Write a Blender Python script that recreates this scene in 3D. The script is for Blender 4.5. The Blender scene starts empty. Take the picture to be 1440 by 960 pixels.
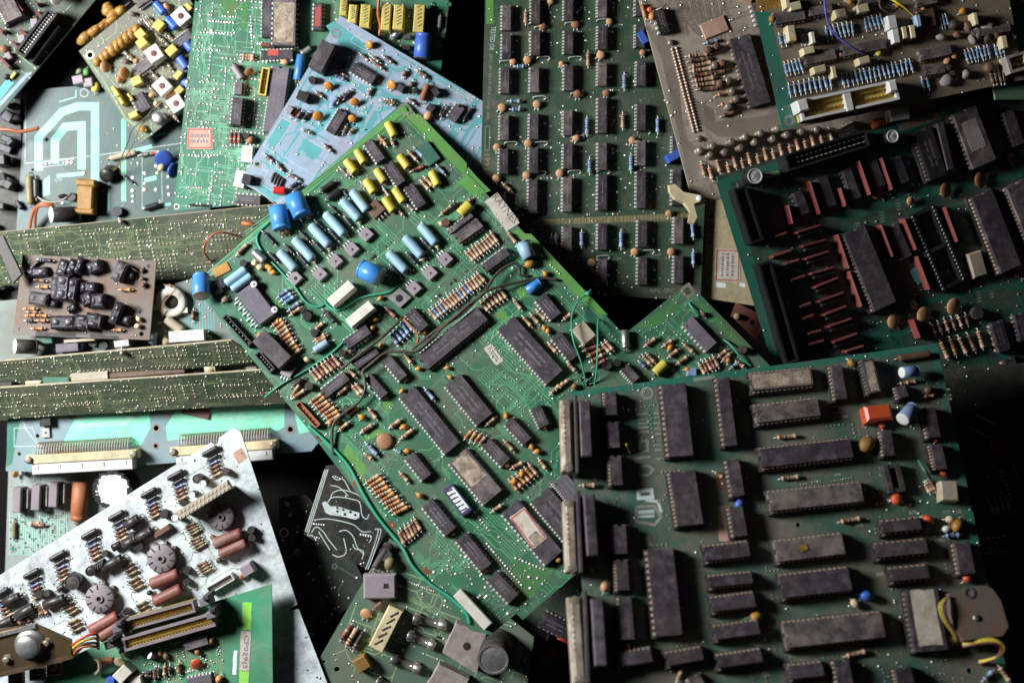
import bpy, math, random
from mathutils import Vector, Matrix
from mathutils.geometry import intersect_point_tri_2d
sc = bpy.context.scene
COL = sc.collection
RND = random.Random(11)

# ---------------------------------------------------------------- camera
H = 0.80                      # camera height above the floor of the pile (m)
FIELD = 0.625                 # width of floor seen by the camera (m)
K = FIELD / 1440.0
cd = bpy.data.cameras.new('camera')
cd.sensor_width = 36.0
cd.lens = 36.0 * H / FIELD
cd.clip_start = 0.01
cd.clip_end = 20
cd.dof.use_dof = True
cd.dof.focus_distance = H - 0.058
cd.dof.aperture_fstop = 3.5
cam = bpy.data.objects.new('camera', cd)
cam.location = (0, 0, H)
COL.objects.link(cam)
sc.camera = cam

# ---------------------------------------------------------------- light: one window high on the left, dim room
w = bpy.data.worlds.new('World')
sc.world = w
w.use_nodes = True
w.node_tree.nodes['Background'].inputs[0].default_value = (0.75, 0.85, 1.0, 1)
w.node_tree.nodes['Background'].inputs[1].default_value = 0.011
ld = bpy.data.lights.new('window_light', 'AREA')
ld.shape = 'RECTANGLE'
ld.size = 0.20
ld.size_y = 0.18
ld.energy = 11.5
ld.color = (0.90, 0.96, 1.0)
lo = bpy.data.objects.new('window_light', ld)
lo.location = (-0.60, 0.16, 0.43)
lo.rotation_euler = (Vector((-0.02, 0, 0.05)) - lo.location).to_track_quat('-Z', 'Y').to_euler()
COL.objects.link(lo)
sc.view_settings.view_transform = 'Standard'
sc.view_settings.look = 'None'
sc.view_settings.exposure = 0.0
sc.view_settings.gamma = 1.0

# ---------------------------------------------------------------- materials
MATS = {}
def srgb(h):
    v = [int(h[i:i + 2], 16) / 255 for i in (0, 2, 4)]
    return tuple(((c + .055) / 1.055) ** 2.4 if c > .04045 else c / 12.92 for c in v) + (1,)
def material(name, col, rough=.5, metal=0, col2=None, scale=60, dirt=None, dirt_amt=0., dscale=35, var=.25, bump=0., spec=.4, grime=.5, fine=0.):
    """col/col2 mixed by a soft noise, dirt laid over in ragged patches, brightness varied per object"""
    if name in MATS: return MATS[name]
    m = bpy.data.materials.new(name)
    m.use_nodes = True
    nt = m.node_tree
    N, Lk = nt.nodes, nt.links
    b = N['Principled BSDF']
    tc = N.new('ShaderNodeTexCoord')
    oi = N.new('ShaderNodeObjectInfo')
    off = N.new('ShaderNodeVectorMath'); off.operation = 'ADD'
    mul = N.new('ShaderNodeMath'); mul.operation = 'MULTIPLY'; mul.inputs[1].default_value = 13.7
    Lk.new(oi.outputs['Random'], mul.inputs[0])
    Lk.new(tc.outputs['Object'], off.inputs[0]); Lk.new(mul.outputs[0], off.inputs[1])
    def noise(s, det=6, ro=.6):
        n = N.new('ShaderNodeTexNoise'); n.inputs['Scale'].default_value = s
        n.inputs['Detail'].default_value = det; n.inputs['Roughness'].default_value = ro
        Lk.new(off.outputs[0], n.inputs['Vector']); return n.outputs['Fac']
    def ramp(f, a, c):
        r = N.new('ShaderNodeMapRange'); r.inputs[1].default_value = a; r.inputs[2].default_value = c
        Lk.new(f, r.inputs[0]); return r.outputs[0]
    def mix(f, a, c):
        x = N.new('ShaderNodeMix'); x.data_type = 'RGBA'
        if isinstance(f, float): x.inputs[0].default_value = f
        else: Lk.new(f, x.inputs[0])
        for s, v in ((6, a), (7, c)):
            if isinstance(v, tuple): x.inputs[s].default_value = v
            else: Lk.new(v, x.inputs[s])
        return x.outputs[2]
    c = srgb(col)
    out = c
    if col2: out = mix(ramp(noise(scale, 4), .35, .65), c, srgb(col2))
    if fine:
        n = noise(2600, 2)
        k = N.new('ShaderNodeHueSaturation'); rr = N.new('ShaderNodeMapRange')
        rr.inputs[1].default_value = .3; rr.inputs[2].default_value = .7
        rr.inputs[3].default_value = 1 - fine; rr.inputs[4].default_value = 1 + fine
        Lk.new(n, rr.inputs[0]); Lk.new(rr.outputs[0], k.inputs['Value'])
        if isinstance(out, tuple): k.inputs['Color'].default_value = out
        else: Lk.new(out, k.inputs['Color'])
        out = k.outputs[0]
    if var:
        k = N.new('ShaderNodeHueSaturation')
        r = N.new('ShaderNodeMapRange'); r.inputs[3].default_value = 1 - var; r.inputs[4].default_value = 1 + var
        Lk.new(oi.outputs['Random'], r.inputs[0]); Lk.new(r.outputs[0], k.inputs['Value'])
        if isinstance(out, tuple): k.inputs['Color'].default_value = out
        else: Lk.new(out, k.inputs['Color'])
        out = k.outputs[0]
    if dirt:
        f = noise(dscale, 9, .68)
        mask = ramp(f, .62 - .32 * dirt_amt, .78 - .2 * dirt_amt)
        mm = N.new('ShaderNodeMath'); mm.operation = 'MULTIPLY'; mm.inputs[1].default_value = min(.9, .35 + dirt_amt * .6)
        Lk.new(mask, mm.inputs[0])
        out = mix(mm.outputs[0], out, srgb(dirt))
        rr = N.new('ShaderNodeMapRange'); rr.inputs[3].default_value = rough; rr.inputs[4].default_value = max(rough, .85)
        Lk.new(mm.outputs[0], rr.inputs[0]); Lk.new(rr.outputs[0], b.inputs['Roughness'])
    else:
        b.inputs['Roughness'].default_value = rough
    if grime:
        # household dust: settled on upward faces, in drifts that run on from board to part
        geo = N.new('ShaderNodeNewGeometry')
        def pn(sc_, det, ro):
            n = N.new('ShaderNodeTexNoise'); n.inputs['Scale'].default_value = sc_; n.inputs['Detail'].default_value = det
            n.inputs['Roughness'].default_value = ro; Lk.new(geo.outputs['Position'], n.inputs['Vector']); return n.outputs['Fac']
        def mulv(a, c):
            x = N.new('ShaderNodeMath'); x.operation = 'MULTIPLY'
            for i_, v in ((0, a), (1, c)):
                if isinstance(v, float): x.inputs[i_].default_value = v
                else: Lk.new(v, x.inputs[i_])
            return x.outputs[0]
        sep = N.new('ShaderNodeSeparateXYZ'); Lk.new(geo.outputs['Normal'], sep.inputs[0])
        up = N.new('ShaderNodeMapRange'); up.inputs[1].default_value = .1; up.inputs[2].default_value = .9; up.inputs[3].default_value = .25
        Lk.new(sep.outputs['Z'], up.inputs[0])
        r1 = N.new('ShaderNodeMapRange'); r1.inputs[1].default_value = .40; r1.inputs[2].default_value = .66; r1.inputs[3].default_value = .12
        Lk.new(pn(26, 8, .72), r1.inputs[0])
        r2 = N.new('ShaderNodeMapRange'); r2.inputs[1].default_value = .36; r2.inputs[2].default_value = .68; r2.inputs[3].default_value = .25
        Lk.new(pn(420, 6, .7), r2.inputs[0])
        gm = mulv(mulv(mulv(r1.outputs[0], r2.outputs[0]), up.outputs[0]), float(grime))
        dcol = mix(ramp(pn(11, 3, .5), .4, .6), srgb('6c5d4e'), srgb('7d746a'))
        out = mix(gm, out, dcol)
    if isinstance(out, tuple): b.inputs['Base Color'].default_value = out
    else: Lk.new(out, b.inputs['Base Color'])
    b.inputs['Metallic'].default_value = metal
    b.inputs['Specular IOR Level'].default_value = spec
    if bump:
        bm_ = N.new('ShaderNodeBump'); bm_.inputs['Strength'].default_value = bump; bm_.inputs['Distance'].default_value = .0004
        Lk.new(noise(900, 4), bm_.inputs['Height']); Lk.new(bm_.outputs[0], b.inputs['Normal'])
    MATS[name] = m
    return m
def pcb(name, col, col2, dirt='6b5a48', amt=.4, rough=.42, dscale=28, grime=.8):
    return material('board_' + name, col, rough, 0, col2, 22, dirt, amt, dscale, 0, .15, .45, grime, .14)

M = {}
def mk(key, *a, **k): M[key] = material(key, *a, **k)
mk('black', '2e292f', .5, 0, '3f383f', 150, '75676a', .42, 160, .2, .35, .35, .5)
mk('blackdusty', '3d353a', .65, 0, '544a50', 120, '94847a', .6, 120, .2, .4, .3, .9)
mk('black2', '1c1b1e', .4, 0, None, 60, '55504c', .2, 120, .2, .2, .4)
mk('cleanblack', '121113', .45, 0, '1a181a', 100, None, 0, 10, .1, .2, .4, .25)
mk('charcoal', '2a2729', .6, 0, '37332f', 200, '6a5e54', .3, 150, .2, .4, .3)
mk('greychip', '5c555f', .6, 0, '6a636c', 130, '8f8480', .35, 90, .1, .2, .3)
mk('tin', 'f0ece6', .3, .2, 'd8d0c6', 400, '7a5f48', .2, 300, .08, 0, .6, .25)
mk('tindull', 'b5aa9c', .42, .6, '8d7c6a', 300, '5e4735', .45, 200, .15, 0, .5)
mk('solder', 'd8d8d2', .38, .75, 'b9b2a4', 700, '8a7a68', .2, 600, .1, 0, .5)
mk('copperpin', 'c9a488', .4, .4, 'd8c6b6', 500, '6a4a38', .2, 300, .1)
mk('gold', 'd9b36a', .35, .9, 'b98a40', 400, None)
mk('alu', 'c9c6c2', .4, .85, 'aaa6a2', 200, '8a7d70', .35, 90, .1, .2)
mk('aludark', '8a7560', .42, .8, '6e5a46', 60, '4a3a2c', .45, 40, .1, .3)
mk('tan', 'd2ae90', .5, 0, 'bd9676', 700, '6d5645', .3, 300, .15)
mk('tanband', '7a3322', .5); mk('redband', 'a8382a', .5); mk('goldband', 'a58c68', .4); mk('darkband', '33241f', .5)
mk('bluer', '86a0bc', .45, 0, '9cb2c6', 300, '6d6050', .25, 200, .12); mk('blueband', '3c5f8f', .5)
mk('lightblue', '88acc0', .42, 0, '9cbccc', 120, '7d7260', .22, 120, .08, .1)
mk('paleblue', '9fb4c8', .5, 0, '7f94ac', 200, '6d6050', .35, 200, .15)
mk('blue', '2f76b8', .35, 0, '3b86c8', 90, '6f7880', .25, 100, .12, .1)
mk('royal', '2d56b4', .38, 0, '3a66c4', 90, '6f7880', .22, 100, .15)
mk('bluegrey', '6f88b4', .45, 0, '8a9cc0', 90, '7a6c60', .3, 100, .15)
mk('yellow', 'c9b33c', .42, 0, 'd6c250', 200, '7d6a30', .3, 160, .1, .15)
mk('yellowbox', 'd0bb62', .5, 0, 'c2aa50', 200, '8a7440', .25, 160, .12)
mk('ochre', 'a8792e', .5, 0, '8c6020', 90, '5a4420', .3, 80, .12, .4)
mk('wax', 'b5812e', .4, 0, '96641c', 130, '6a5330', .3, 110, .1, .6)
mk('cream', 'd5c39c', .5, 0, 'c9b48a', 150, '8a7658', .35, 100, .12, .1)
mk('creamwhite', 'ddd6c8', .5, 0, 'd0c8ba', 150, '9a8c78', .35, 100, .08, .1)
mk('white', 'dcd8d2', .5, 0, 'd2cdc6', 150, '9a8c7c', .28, 100, .05, .1)
mk('whiteclean', 'efeeec', .45, 0, None, 10, 'b0a698', .2, 90, .03)
mk('orange', 'cc8c52', .42, 0, 'c07e44', 300, '7a5a3a', .2, 200, .12)
mk('orangebead', 'd38f36', .38, 0, 'c67e28', 500, '7a5a3a', .2, 300, .15)
mk('redorange', 'd4562c', .4, 0, 'c74a24', 300, '7a4a3a', .2, 200, .1)
mk('disc', 'cf9a70', .55, 0, 'c08a60', 300, '8a6a50', .3, 200, .14, .2)
mk('discbrown', 'a06c44', .55, 0, '8f5c38', 300, '6a5040', .3, 200, .12, .2)
mk('brown', '6e4a3a', .55, 0, '5c3c2e', 150, '8a7260', .3, 120, .2, .2)
mk('browncap', '84473e', .5, 0, '74392f', 120, 'a08478', .32, 110, .1, .3)
mk('rust', 'a5623c', .55, 0, '8c4e2c', 120, '6a5040', .3, 90, .1, .2)
mk('red', '74292b', .5, 0, '622224', 200, '6a4a44', .25, 150, .15)
mk('redled', 'd61a18', .18, 0, None, 10, None, 0, 10, .0, 0, .6)
mk('pink', '8c4440', .5, 0, '783834', 200, '8a6a60', .2, 150, .12)
mk('glass', 'b8b2a8', .15, .3, '8f887c', 600, '6a5a4c', .2, 300, .15, 0, .6)
mk('greencap', '7f8f6a', .5, 0, '6c7a58', 300, '6a5a48', .3, 200, .15)
mk('olive', '8d8055', .5, 0, '7a6c45', 300, '5d5040', .3, 200, .15)
mk('teal', '2f5a4c', .35, 0, '386a58', 100, '6a6a58', .25, 100, .1)
mk('mauve', '8f8086', .5, 0, '9c8e92', 90, '7a685c', .3, 90, .05, .2)
mk('beige', 'b3a48e', .5, 0, 'a5947c', 120, '7a6852', .35, 90, .1, .2)
mk('silk', 'cfd6d2', .6, 0, 'b8c0ba', 300, '8a8070', .25, 120, 0)
mk('silkdull', '9a9a8c', .7, 0, '85857a', 300, '6a6252', .45, 120, 0)
mk('silkgold', '9c8a58', .6)
mk('ink', '2b2826', .6); mk('inkgrey', '79737a', .6, 0, '645f66', 900); mk('inkviolet', '6a4f7a', .6); mk('inkred', 'b5423c', .6)
mk('paper', 'd8cdbd', .75, 0, 'c9bba8', 200, '8a6f5a', .45, 120, .06, .3)
mk('paperdirty', 'c4b09a', .85, 0, 'a08a74', 260, '4e3c30', .62, 210, .05, .8)
mk('papergrey', 'a79a94', .8, 0, '94867e', 150, '6a5a50', .4, 110, .05, .3)
mk('paperpink', 'c49a86', .75, 0, 'b58a76', 200, '8a6f5a', .3, 120, .05, .2)
mk('papergreen', '8fdc4c', .6, 0, 'a4e264', 100, None, 0, 10, 0)
mk('wiregreen', '2f9a78', .4, 0, None, 10, '5a6a58', .2, 200, .05)
mk('wireblack', '2e2522', .5, 0, '45372e', 200, '6a5642', .4, 150, .05)
mk('wirered', 'b8392c', .4); mk('wireyellow', 'd0b43a', .4); mk('wireblue', '4a4aa0', .4); mk('wireorange', 'b8602c', .45, 0, '9c4c22', 100)
mk('wireolive', '6d7440', .45)
mk('lime', '4f8a3c', .4, 0, '5d9646', 60, '6a6a40', .3, 50, 0)
mk('limedull', '447f42', .42, 0, '3d7440', 60, '6a6240', .35, 50, 0)
mk('mint', '7fe0b6', .42, 0, '94e8c4', 60, '8a9a80', .35, 45, 0)
mk('tealcopper', '4f9a9c', .42, 0, '5aa6a8', 60, '6a7a78', .3, 50, 0)
mk('tracegreen', '62a478', .4, 0, '54946a', 60, '5d5a40', .3, 50, 0)
mk('dgtrace', '3c6249', .45, 0, '345640', 60, '4a4232', .4, 50, 0)
mk('tracemint', '78b08c', .4, 0, '6aa27e', 60, '5d6450', .3, 50, 0)
mk('darkteal', '1f6a58', .42, 0, '24745f', 60, '5a6252', .3, 50, 0)
mk('edge', '8fa87a', .6, 0, '7c946a', 200, '6a6250', .35, 120, 0)
mk('edgedark', '3f5a44', .6, 0, '4a5a40', 200, '5a5244', .4, 120, 0)
mk('edgetan', 'b5a88e', .6, 0, 'a5947a', 200, '6a5a48', .35, 120, 0)
mk('bakelite', '6d2f2a', .4, 0, '7c3a32', 90, '8a5a4c', .3, 70, 0, .2)
mk('socketgrey', '8d8084', .55, 0, '7f7276', 100, '9a8c80', .35, 90, .05, .2)
mk('rustpatch', '6e3a22', .8, 0, '8a4c2a', 300)
mk('holedark', '0b0a0a', .9)
mk('purple', '4a4270', .4)

# ---------------------------------------------------------------- mesh building
class MB:
    def __init__(s): s.v, s.f, s.mi, s.sm = [], [], [], []
    def add(s, vs, fs, mi=0, smooth=False):
        o = len(s.v); s.v += [tuple(p) for p in vs]
        for i, f in enumerate(fs):
            s.f.append(tuple(o + k for k in f)); s.mi.append(mi if isinstance(mi, int) else mi[i]); s.sm.append(smooth)
    def box(s, cx, cy, z0, sx, sy, z1, mi=0, ch=0., taper=1.):
        hx, hy = sx / 2, sy / 2
        if ch:
            L = [(hx, hy, z0), (hx, hy, z1 - ch), (hx - ch, hy - ch, z1)]
        else:
            L = [(hx, hy, z0), (hx * taper, hy * taper, z1)]
        vs = []
        for a, b, z in L: vs += [(cx - a, cy - b, z), (cx + a, cy - b, z), (cx + a, cy + b, z), (cx - a, cy + b, z)]
        fs = [(3, 2, 1, 0)]
        for k in range(len(L) - 1):
            o = 4 * k
            for i in range(4): fs.append((o + i, o + (i + 1) % 4, o + 4 + (i + 1) % 4, o + 4 + i))
        o = 4 * (len(L) - 1); fs.append((o, o + 1, o + 2, o + 3))
        s.add(vs, fs, mi)
    def prism(s, out, z0, z1, mi=0, inset=0., top=None):
        n = len(out)
        cx = sum(p[0] for p in out) / n; cy = sum(p[1] for p in out) / n
        def ins(p):
            if not inset: return p
            d = Vector((p[0] - cx, p[1] - cy)); l = max(d.length, 1e-9); d *= max(0, l - inset) / l
            return (cx + d.x, cy + d.y)
        vs = [(x, y, z0) for x, y in out] + [(*ins(p), z1) for p in out]
        fs = [tuple(range(n - 1, -1, -1))] + [(i, (i + 1) % n, n + (i + 1) % n, n + i) for i in range(n)] + [tuple(range(n, 2 * n))]
        s.add(vs, fs, [mi] * (n + 1) + [mi if top is None else top])
    def lathe(s, prof, seg=12, mi=0, axis='x', c=(0, 0, 0), smooth=True):
        vs, fs, ms = [], [], []
        for a, r in prof:
            for k in range(seg):
                t = 2 * math.pi * k / seg
                p, q = r * math.cos(t), r * math.sin(t)
                vs.append((c[0] + a, c[1] + p, c[2] + q) if axis == 'x' else (c[0] + p, c[1] + q, c[2] + a))
        for j in range(len(prof) - 1):
            for k in range(seg):
                k2 = (k + 1) % seg
                fs.append((j * seg + k, j * seg + k2, (j + 1) * seg + k2, (j + 1) * seg + k) if axis != 'x' else (j * seg + k2, j * seg + k, (j + 1) * seg + k, (j + 1) * seg + k2)[::-1])
                ms.append(mi if isinstance(mi, int) else mi[j])
        n = len(prof) - 1
        fs.append(tuple(range(seg - 1, -1, -1))); ms.append(mi if isinstance(mi, int) else mi[0])
        fs.append(tuple(n * seg + k for k in range(seg))); ms.append(mi if isinstance(mi, int) else mi[-1])
        s.add(vs, fs, ms, smooth)
    def ell(s, cx, cy, cz, rx, ry, rz, mi=0, seg=12, rings=7, rot=None, jit=0):
        vs = [(0, 0, -1)]
        for j in range(1, rings):
            a = -math.pi / 2 + math.pi * j / rings
            for k in range(seg):
                t = 2 * math.pi * k / seg
                vs.append((math.cos(a) * math.cos(t), math.cos(a) * math.sin(t), math.sin(a)))
        vs.append((0, 0, 1))
        fs = [(0, 1 + (k + 1) % seg, 1 + k) for k in range(seg)]
        for j in range(rings - 2):
            o = 1 + j * seg
            for k in range(seg): fs.append((o + k, o + (k + 1) % seg, o + seg + (k + 1) % seg, o + seg + k))
        o = 1 + (rings - 2) * seg; t = len(vs) - 1
        fs += [(o + k, o + (k + 1) % seg, t) for k in range(seg)]
        P = []
        for p in vs:
            q = Vector((p[0] * rx, p[1] * ry, p[2] * rz))
            if jit: q *= 1 + RND.uniform(-jit, jit)
            if rot: q = rot @ q
            P.append((q.x + cx, q.y + cy, q.z + cz))
        s.add(P, fs, mi, True)
    def tube(s, pts, r, seg=6, mi=0):
        pts = [Vector(p) for p in pts]; vs, fs = [], []
        for i, p in enumerate(pts):
            d = (pts[min(i + 1, len(pts) - 1)] - pts[max(i - 1, 0)])
            d = d.normalized() if d.length > 1e-9 else Vector((1, 0, 0))
            u = d.cross(Vector((0, 0, 1)))
            u = u.normalized() if u.length > 1e-4 else Vector((0, 1, 0))
            v = d.cross(u)
            for k in range(seg):
                t = 2 * math.pi * k / seg
                vs.append(p + (u * math.cos(t) + v * math.sin(t)) * r)
        for i in range(len(pts) - 1):
            for k in range(seg):
                k2 = (k + 1) % seg
                fs.append((i * seg + k, (i + 1) * seg + k, (i + 1) * seg + k2, i * seg + k2))
        n = len(pts) - 1
        fs.append(tuple(range(seg))); fs.append(tuple(n * seg + k for k in range(seg - 1, -1, -1)))
        s.add(vs, fs, mi, True)
    def ring(s, cx, cy, r0, r1, z0, z1, mi=0, seg=20):
        vs, fs = [], []
        for k in range(seg):
            t = 2 * math.pi * k / seg
            for r, z in ((r0, z0), (r0, z1), (r1, z1), (r1, z0)): vs.append((cx + r * math.cos(t), cy + r * math.sin(t), z))
        for k in range(seg):
            a, b = 4 * k, 4 * ((k + 1) % seg)
            for i in range(4): fs.append((a + i, a + (i + 1) % 4, b + (i + 1) % 4, b + i))
        s.add(vs, fs, mi)
    def strip(s, pts, w, z, mi=0):
        z += (len(s.f) * 7 % 61) * 4e-7
        """flat ribbon of width w along 2D points"""
        P = [Vector(p) for p in pts]
        vs, fs = [], []
        for i, p in enumerate(P):
            d1 = (p - P[i - 1]).normalized() if i else None
            d2 = (P[i + 1] - p).normalized() if i < len(P) - 1 else None
            d = (d1 or d2) if not (d1 and d2) else (d1 + d2)
            d = d.normalized() if d.length > 1e-6 else (d1 or d2)
            n = Vector((-d.y, d.x))
            k = 1.
            if d1 and d2: k = min(1.6, 1 / max(.3, d.dot(d1)))
            vs += [(*(p - n * w / 2 * k), z), (*(p + n * w / 2 * k), z)]
        for i in range(len(P) - 1): fs.append((2 * i, 2 * i + 2, 2 * i + 3, 2 * i + 1))
        s.add(vs, fs, mi)
    def mesh(s, name, mats):
        me = bpy.data.meshes.new(name)
        me.from_pydata(s.v, [], s.f)
        for m in mats: me.materials.append(M[m] if isinstance(m, str) else m)
        me.polygons.foreach_set('material_index', s.mi)
        me.polygons.foreach_set('use_smooth', s.sm)
        me.update()
        return me
CACHE = {}
def cached(key, fn):
    if key not in CACHE: CACHE[key] = fn()
    return CACHE[key]
mm = .001
def q(v, step=.0005): return max(step, round(v / step) * step)
def smooth_path(P, n=6):
    P = [Vector(p) for p in P]
    if len(P) < 3: return P
    out = []
    for i in range(len(P) - 1):
        a, b, c, d = P[max(i - 1, 0)], P[i], P[i + 1], P[min(i + 2, len(P) - 1)]
        for k in range(n):
            t = k / n
            out.append(.5 * ((2 * b) + (c - a) * t + (2 * a - 5 * b + 4 * c - d) * t * t + (3 * b - a - 3 * c + d) * t ** 3))
    return out + [P[-1]]
def obj(name, me, parent=None):
    o = bpy.data.objects.new(name, me); COL.objects.link(o); o.parent = parent
    return o
def text_mesh(name, s, mat, mirror=False):
    cu = bpy.data.curves.new('t', 'FONT'); cu.body = s; cu.resolution_u = 2
    ob = bpy.data.objects.new('t', cu); COL.objects.link(ob)
    me = bpy.data.meshes.new_from_object(ob.evaluated_get(bpy.context.evaluated_depsgraph_get()))
    bpy.data.objects.remove(ob); bpy.data.curves.remove(cu)
    xs = [v.co.x for v in me.vertices]; ys = [v.co.y for v in me.vertices]
    x0, x1, y0, y1 = min(xs), max(xs), min(ys), max(ys)
    for v in me.vertices:
        v.co.x = (v.co.x - x0) / (x1 - x0) - .5; v.co.y = (v.co.y - y0) / (y1 - y0) - .5
        if mirror: v.co.x = -v.co.x
    me.name = name; me.materials.clear(); me.materials.append(M[mat])
    return me
def plate(outline, holes, t, mats):
    """flat sheet with real holes; top at z=0"""
    cu = bpy.data.curves.new('p', 'CURVE'); cu.dimensions = '2D'; cu.fill_mode = 'BOTH'; cu.extrude = t / 2
    def sp(pts):
        s = cu.splines.new('POLY'); s.points.add(len(pts) - 1)
        for i, p in enumerate(pts): s.points[i].co = (p[0], p[1], 0, 1)
        s.use_cyclic_u = True
    sp(outline)
    for x, y, r in holes: sp([(x + r * math.cos(2 * math.pi * k / 18), y + r * math.sin(2 * math.pi * k / 18)) for k in range(18)])
    ob = bpy.data.objects.new('p', cu); COL.objects.link(ob)
    me = bpy.data.meshes.new_from_object(ob.evaluated_get(bpy.context.evaluated_depsgraph_get()))
    bpy.data.objects.remove(ob); bpy.data.curves.remove(cu)
    for v in me.vertices: v.co.z -= t / 2
    me.materials.clear()
    for m in mats: me.materials.append(M[m] if isinstance(m, str) else m)
    for p in me.polygons: p.material_index = 0 if abs(p.normal.z) > .5 else 1; p.use_smooth = False
    return me
def inside(p, poly):
    x, y = p; r = False
    for i in range(len(poly)):
        (x1, y1), (x2, y2) = poly[i - 1], poly[i]
        if (y1 > y) != (y2 > y) and x < (x2 - x1) * (y - y1) / (y2 - y1) + x1: r = not r
    return r

# ---------------------------------------------------------------- boards
EYE = Vector((0, 0, H))
def ray(x, y): return Vector(((x - 720) * K, (480 - y) * K, -H))
def at(x, y, z): return EYE + ray(x, y) * ((H - z) / H)
class Board:
    def __init__(s, label, poly, z, mat, gx=0., gy=0., ang=0., ref=None, view=(0, 0, 1), holes=(), t=1.6 * mm, edge='edge', name='circuit_board', cat='circuit board'):
        s.view = view
        ref = ref or (sum(p[0] for p in poly) / len(poly), sum(p[1] for p in poly) / len(poly))
        s.P0 = at(*ref, z); s.n = Vector((-gx, -gy, 1)).normalized()
        a = math.radians(ang); xd = Vector((math.cos(a), math.sin(a), 0))
        xa = (xd - s.n * xd.dot(s.n)).normalized(); ya = s.n.cross(xa)
        s.M = Matrix((xa, ya, s.n)).transposed().to_4x4(); s.M.translation = s.P0
        s.Mi = s.M.inverted()
        s.z = z
        s.root = bpy.data.objects.new(name, None); COL.objects.link(s.root)
        s.root.empty_display_size = .01
        s.root.matrix_world = s.M
        s.root['label'] = label; s.root['category'] = cat
        s.V(0, 0, 1); s.poly = [s.L(*p) for p in poly]; s.V(*view)
        s.holes = [(*s.L(x, y), s.m(r)) for x, y, r in holes]
        if mat:
            obj('substrate', plate(s.poly, s.holes, t, [mat, edge]), s.root)
        s.tr = {}; s.pd = {}; s.hr = random.Random(len(bpy.data.objects))
    def V(s, x0, y0, k): s.vx, s.vy, s.vs = x0, y0, k; return s
    def L3(s, x, y, h=0.):
        d = ray(s.vx + x / s.vs, s.vy + y / s.vs); o = s.P0 + s.n * h
        t = (o - EYE).dot(s.n) / d.dot(s.n)
        return s.Mi @ (EYE + d * t)
    def L(s, x, y, h=0.):
        p = s.L3(x, y, h); return (p.x, p.y)
    def m(s, w): return w / s.vs * K * (H - s.z) / H
    def seg(s, x0, y0, x1, y1, h):
        a, b = Vector(s.L(x0, y0, h)), Vector(s.L(x1, y1, h)); d = b - a
        return (a + b) / 2, math.atan2(d.y, d.x), d.length
    def part(s, name, me, pos, rot=0., z=0., parent=None):
        o = obj(name, me, parent or s.root)
        o.location = (pos[0], pos[1], z); o.rotation_euler = (0, 0, rot)
        return o
    # ---- chips
    def dip(s, x0, y0, x1, y1, w, n=None, mat='black', sock=0, pin='tin', lab=None, mark=1, h=3.6, wide=None):
        top = (h + (4.2 if sock else 0.9)) * mm
        c, a, L = s.seg(x0, y0, x1, y1, top); W = q(s.m(w)); L = q(L)
        n2 = (n // 2) if n else max(3, round(L / (2.54 * mm)))
        base = (4.2 if sock else .9) * mm
        def body():
            b = MB(); hx, hy = L / 2, W / 2; r = min(1.3 * mm, hy * .35)
            arc = [(-hx + r * math.sin(t), r * math.cos(t)) for t in [math.pi * k / 5 for k in range(6)]]
            out = [(-hx, -hy), (hx, -hy), (hx, hy), (-hx, hy)] + arc
            b.prism(out, base, base + h * .5 * mm, 0, 0)
            b.prism(out, base + h * .5 * mm, base + h * mm, 0, .25 * mm)
            b.lathe([(base + h * mm - .05 * mm, .75 * mm), (base + h * mm + .02 * mm, .65 * mm)], 8, 1, 'z', (-hx + 2.6 * mm, -hy + 1.5 * mm, 0), False)
            return b.mesh('chip', [mat, 'charcoal'])
        o = s.part('chip', cached(('dip', L, W, mat, sock, h), body), c, a)
        def pins():
            b = MB(); p = L / n2; zz = base + h * .45 * mm
            for i in range(n2):
                x = -L / 2 + p * (i + .5)
                for sg in (-1, 1):
                    b.box(x, sg * (W / 2 + .35 * mm), zz - .15 * mm, min(1.5 * mm, p * .58), 1.0 * mm, zz + .15 * mm)
                    b.box(x, sg * (W / 2 + .78 * mm), zz - 1.6 * mm if sock else .6 * mm, min(1.35 * mm, p * .55), .3 * mm, zz + .1 * mm)
                    if not sock: b.box(x, sg * (W / 2 + .8 * mm), -.2 * mm, .6 * mm, .3 * mm, .7 * mm)
            return b.mesh('pins', [pin])
        p = obj('pins', cached(('pins', L, W, n2, sock, pin, h), pins), o); p['kind'] = 'stuff'
        if sock:
            def sk():
                b = MB(); k = W + 3.0 * mm
                for sg in (-1, 1): b.box(0, sg * (W / 2 + .4 * mm), .4 * mm, L + 1.2 * mm, 2.4 * mm, 3.9 * mm)
                for sx in (-1, 0, 1): b.box(sx * (L / 2 - 1 * mm), 0, .5 * mm, 2 * mm, W - 1.6 * mm, 3.2 * mm)
                return b.mesh('socket', ['charcoal'])
            obj('socket', cached(('sock', L, W), sk), o)
        if mark and L > 6 * mm:
            mt = ('mark', L, W, h, sock, s.hr.randint(0, 3))
            def mk_():
                b = MB(); z = base + h * mm + .03 * mm; r = random.Random(mt[-1])
                for row in (-1, 1) if W > 5 * mm else (0,):
                    x = -L * .28
                    while x < L * .26:
                        d = r.uniform(.35, .9) * mm
                        if r.random() > .22: b.box(x + d / 2, row * W * .13 + r.uniform(-.1, .1) * mm, z - .02 * mm, d, W * .11, z)
                        x += d + .3 * mm
                return b.mesh('print', ['inkgrey'])
            k = obj('print', cached(mt, mk_), o); k['kind'] = 'stuff'
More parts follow.
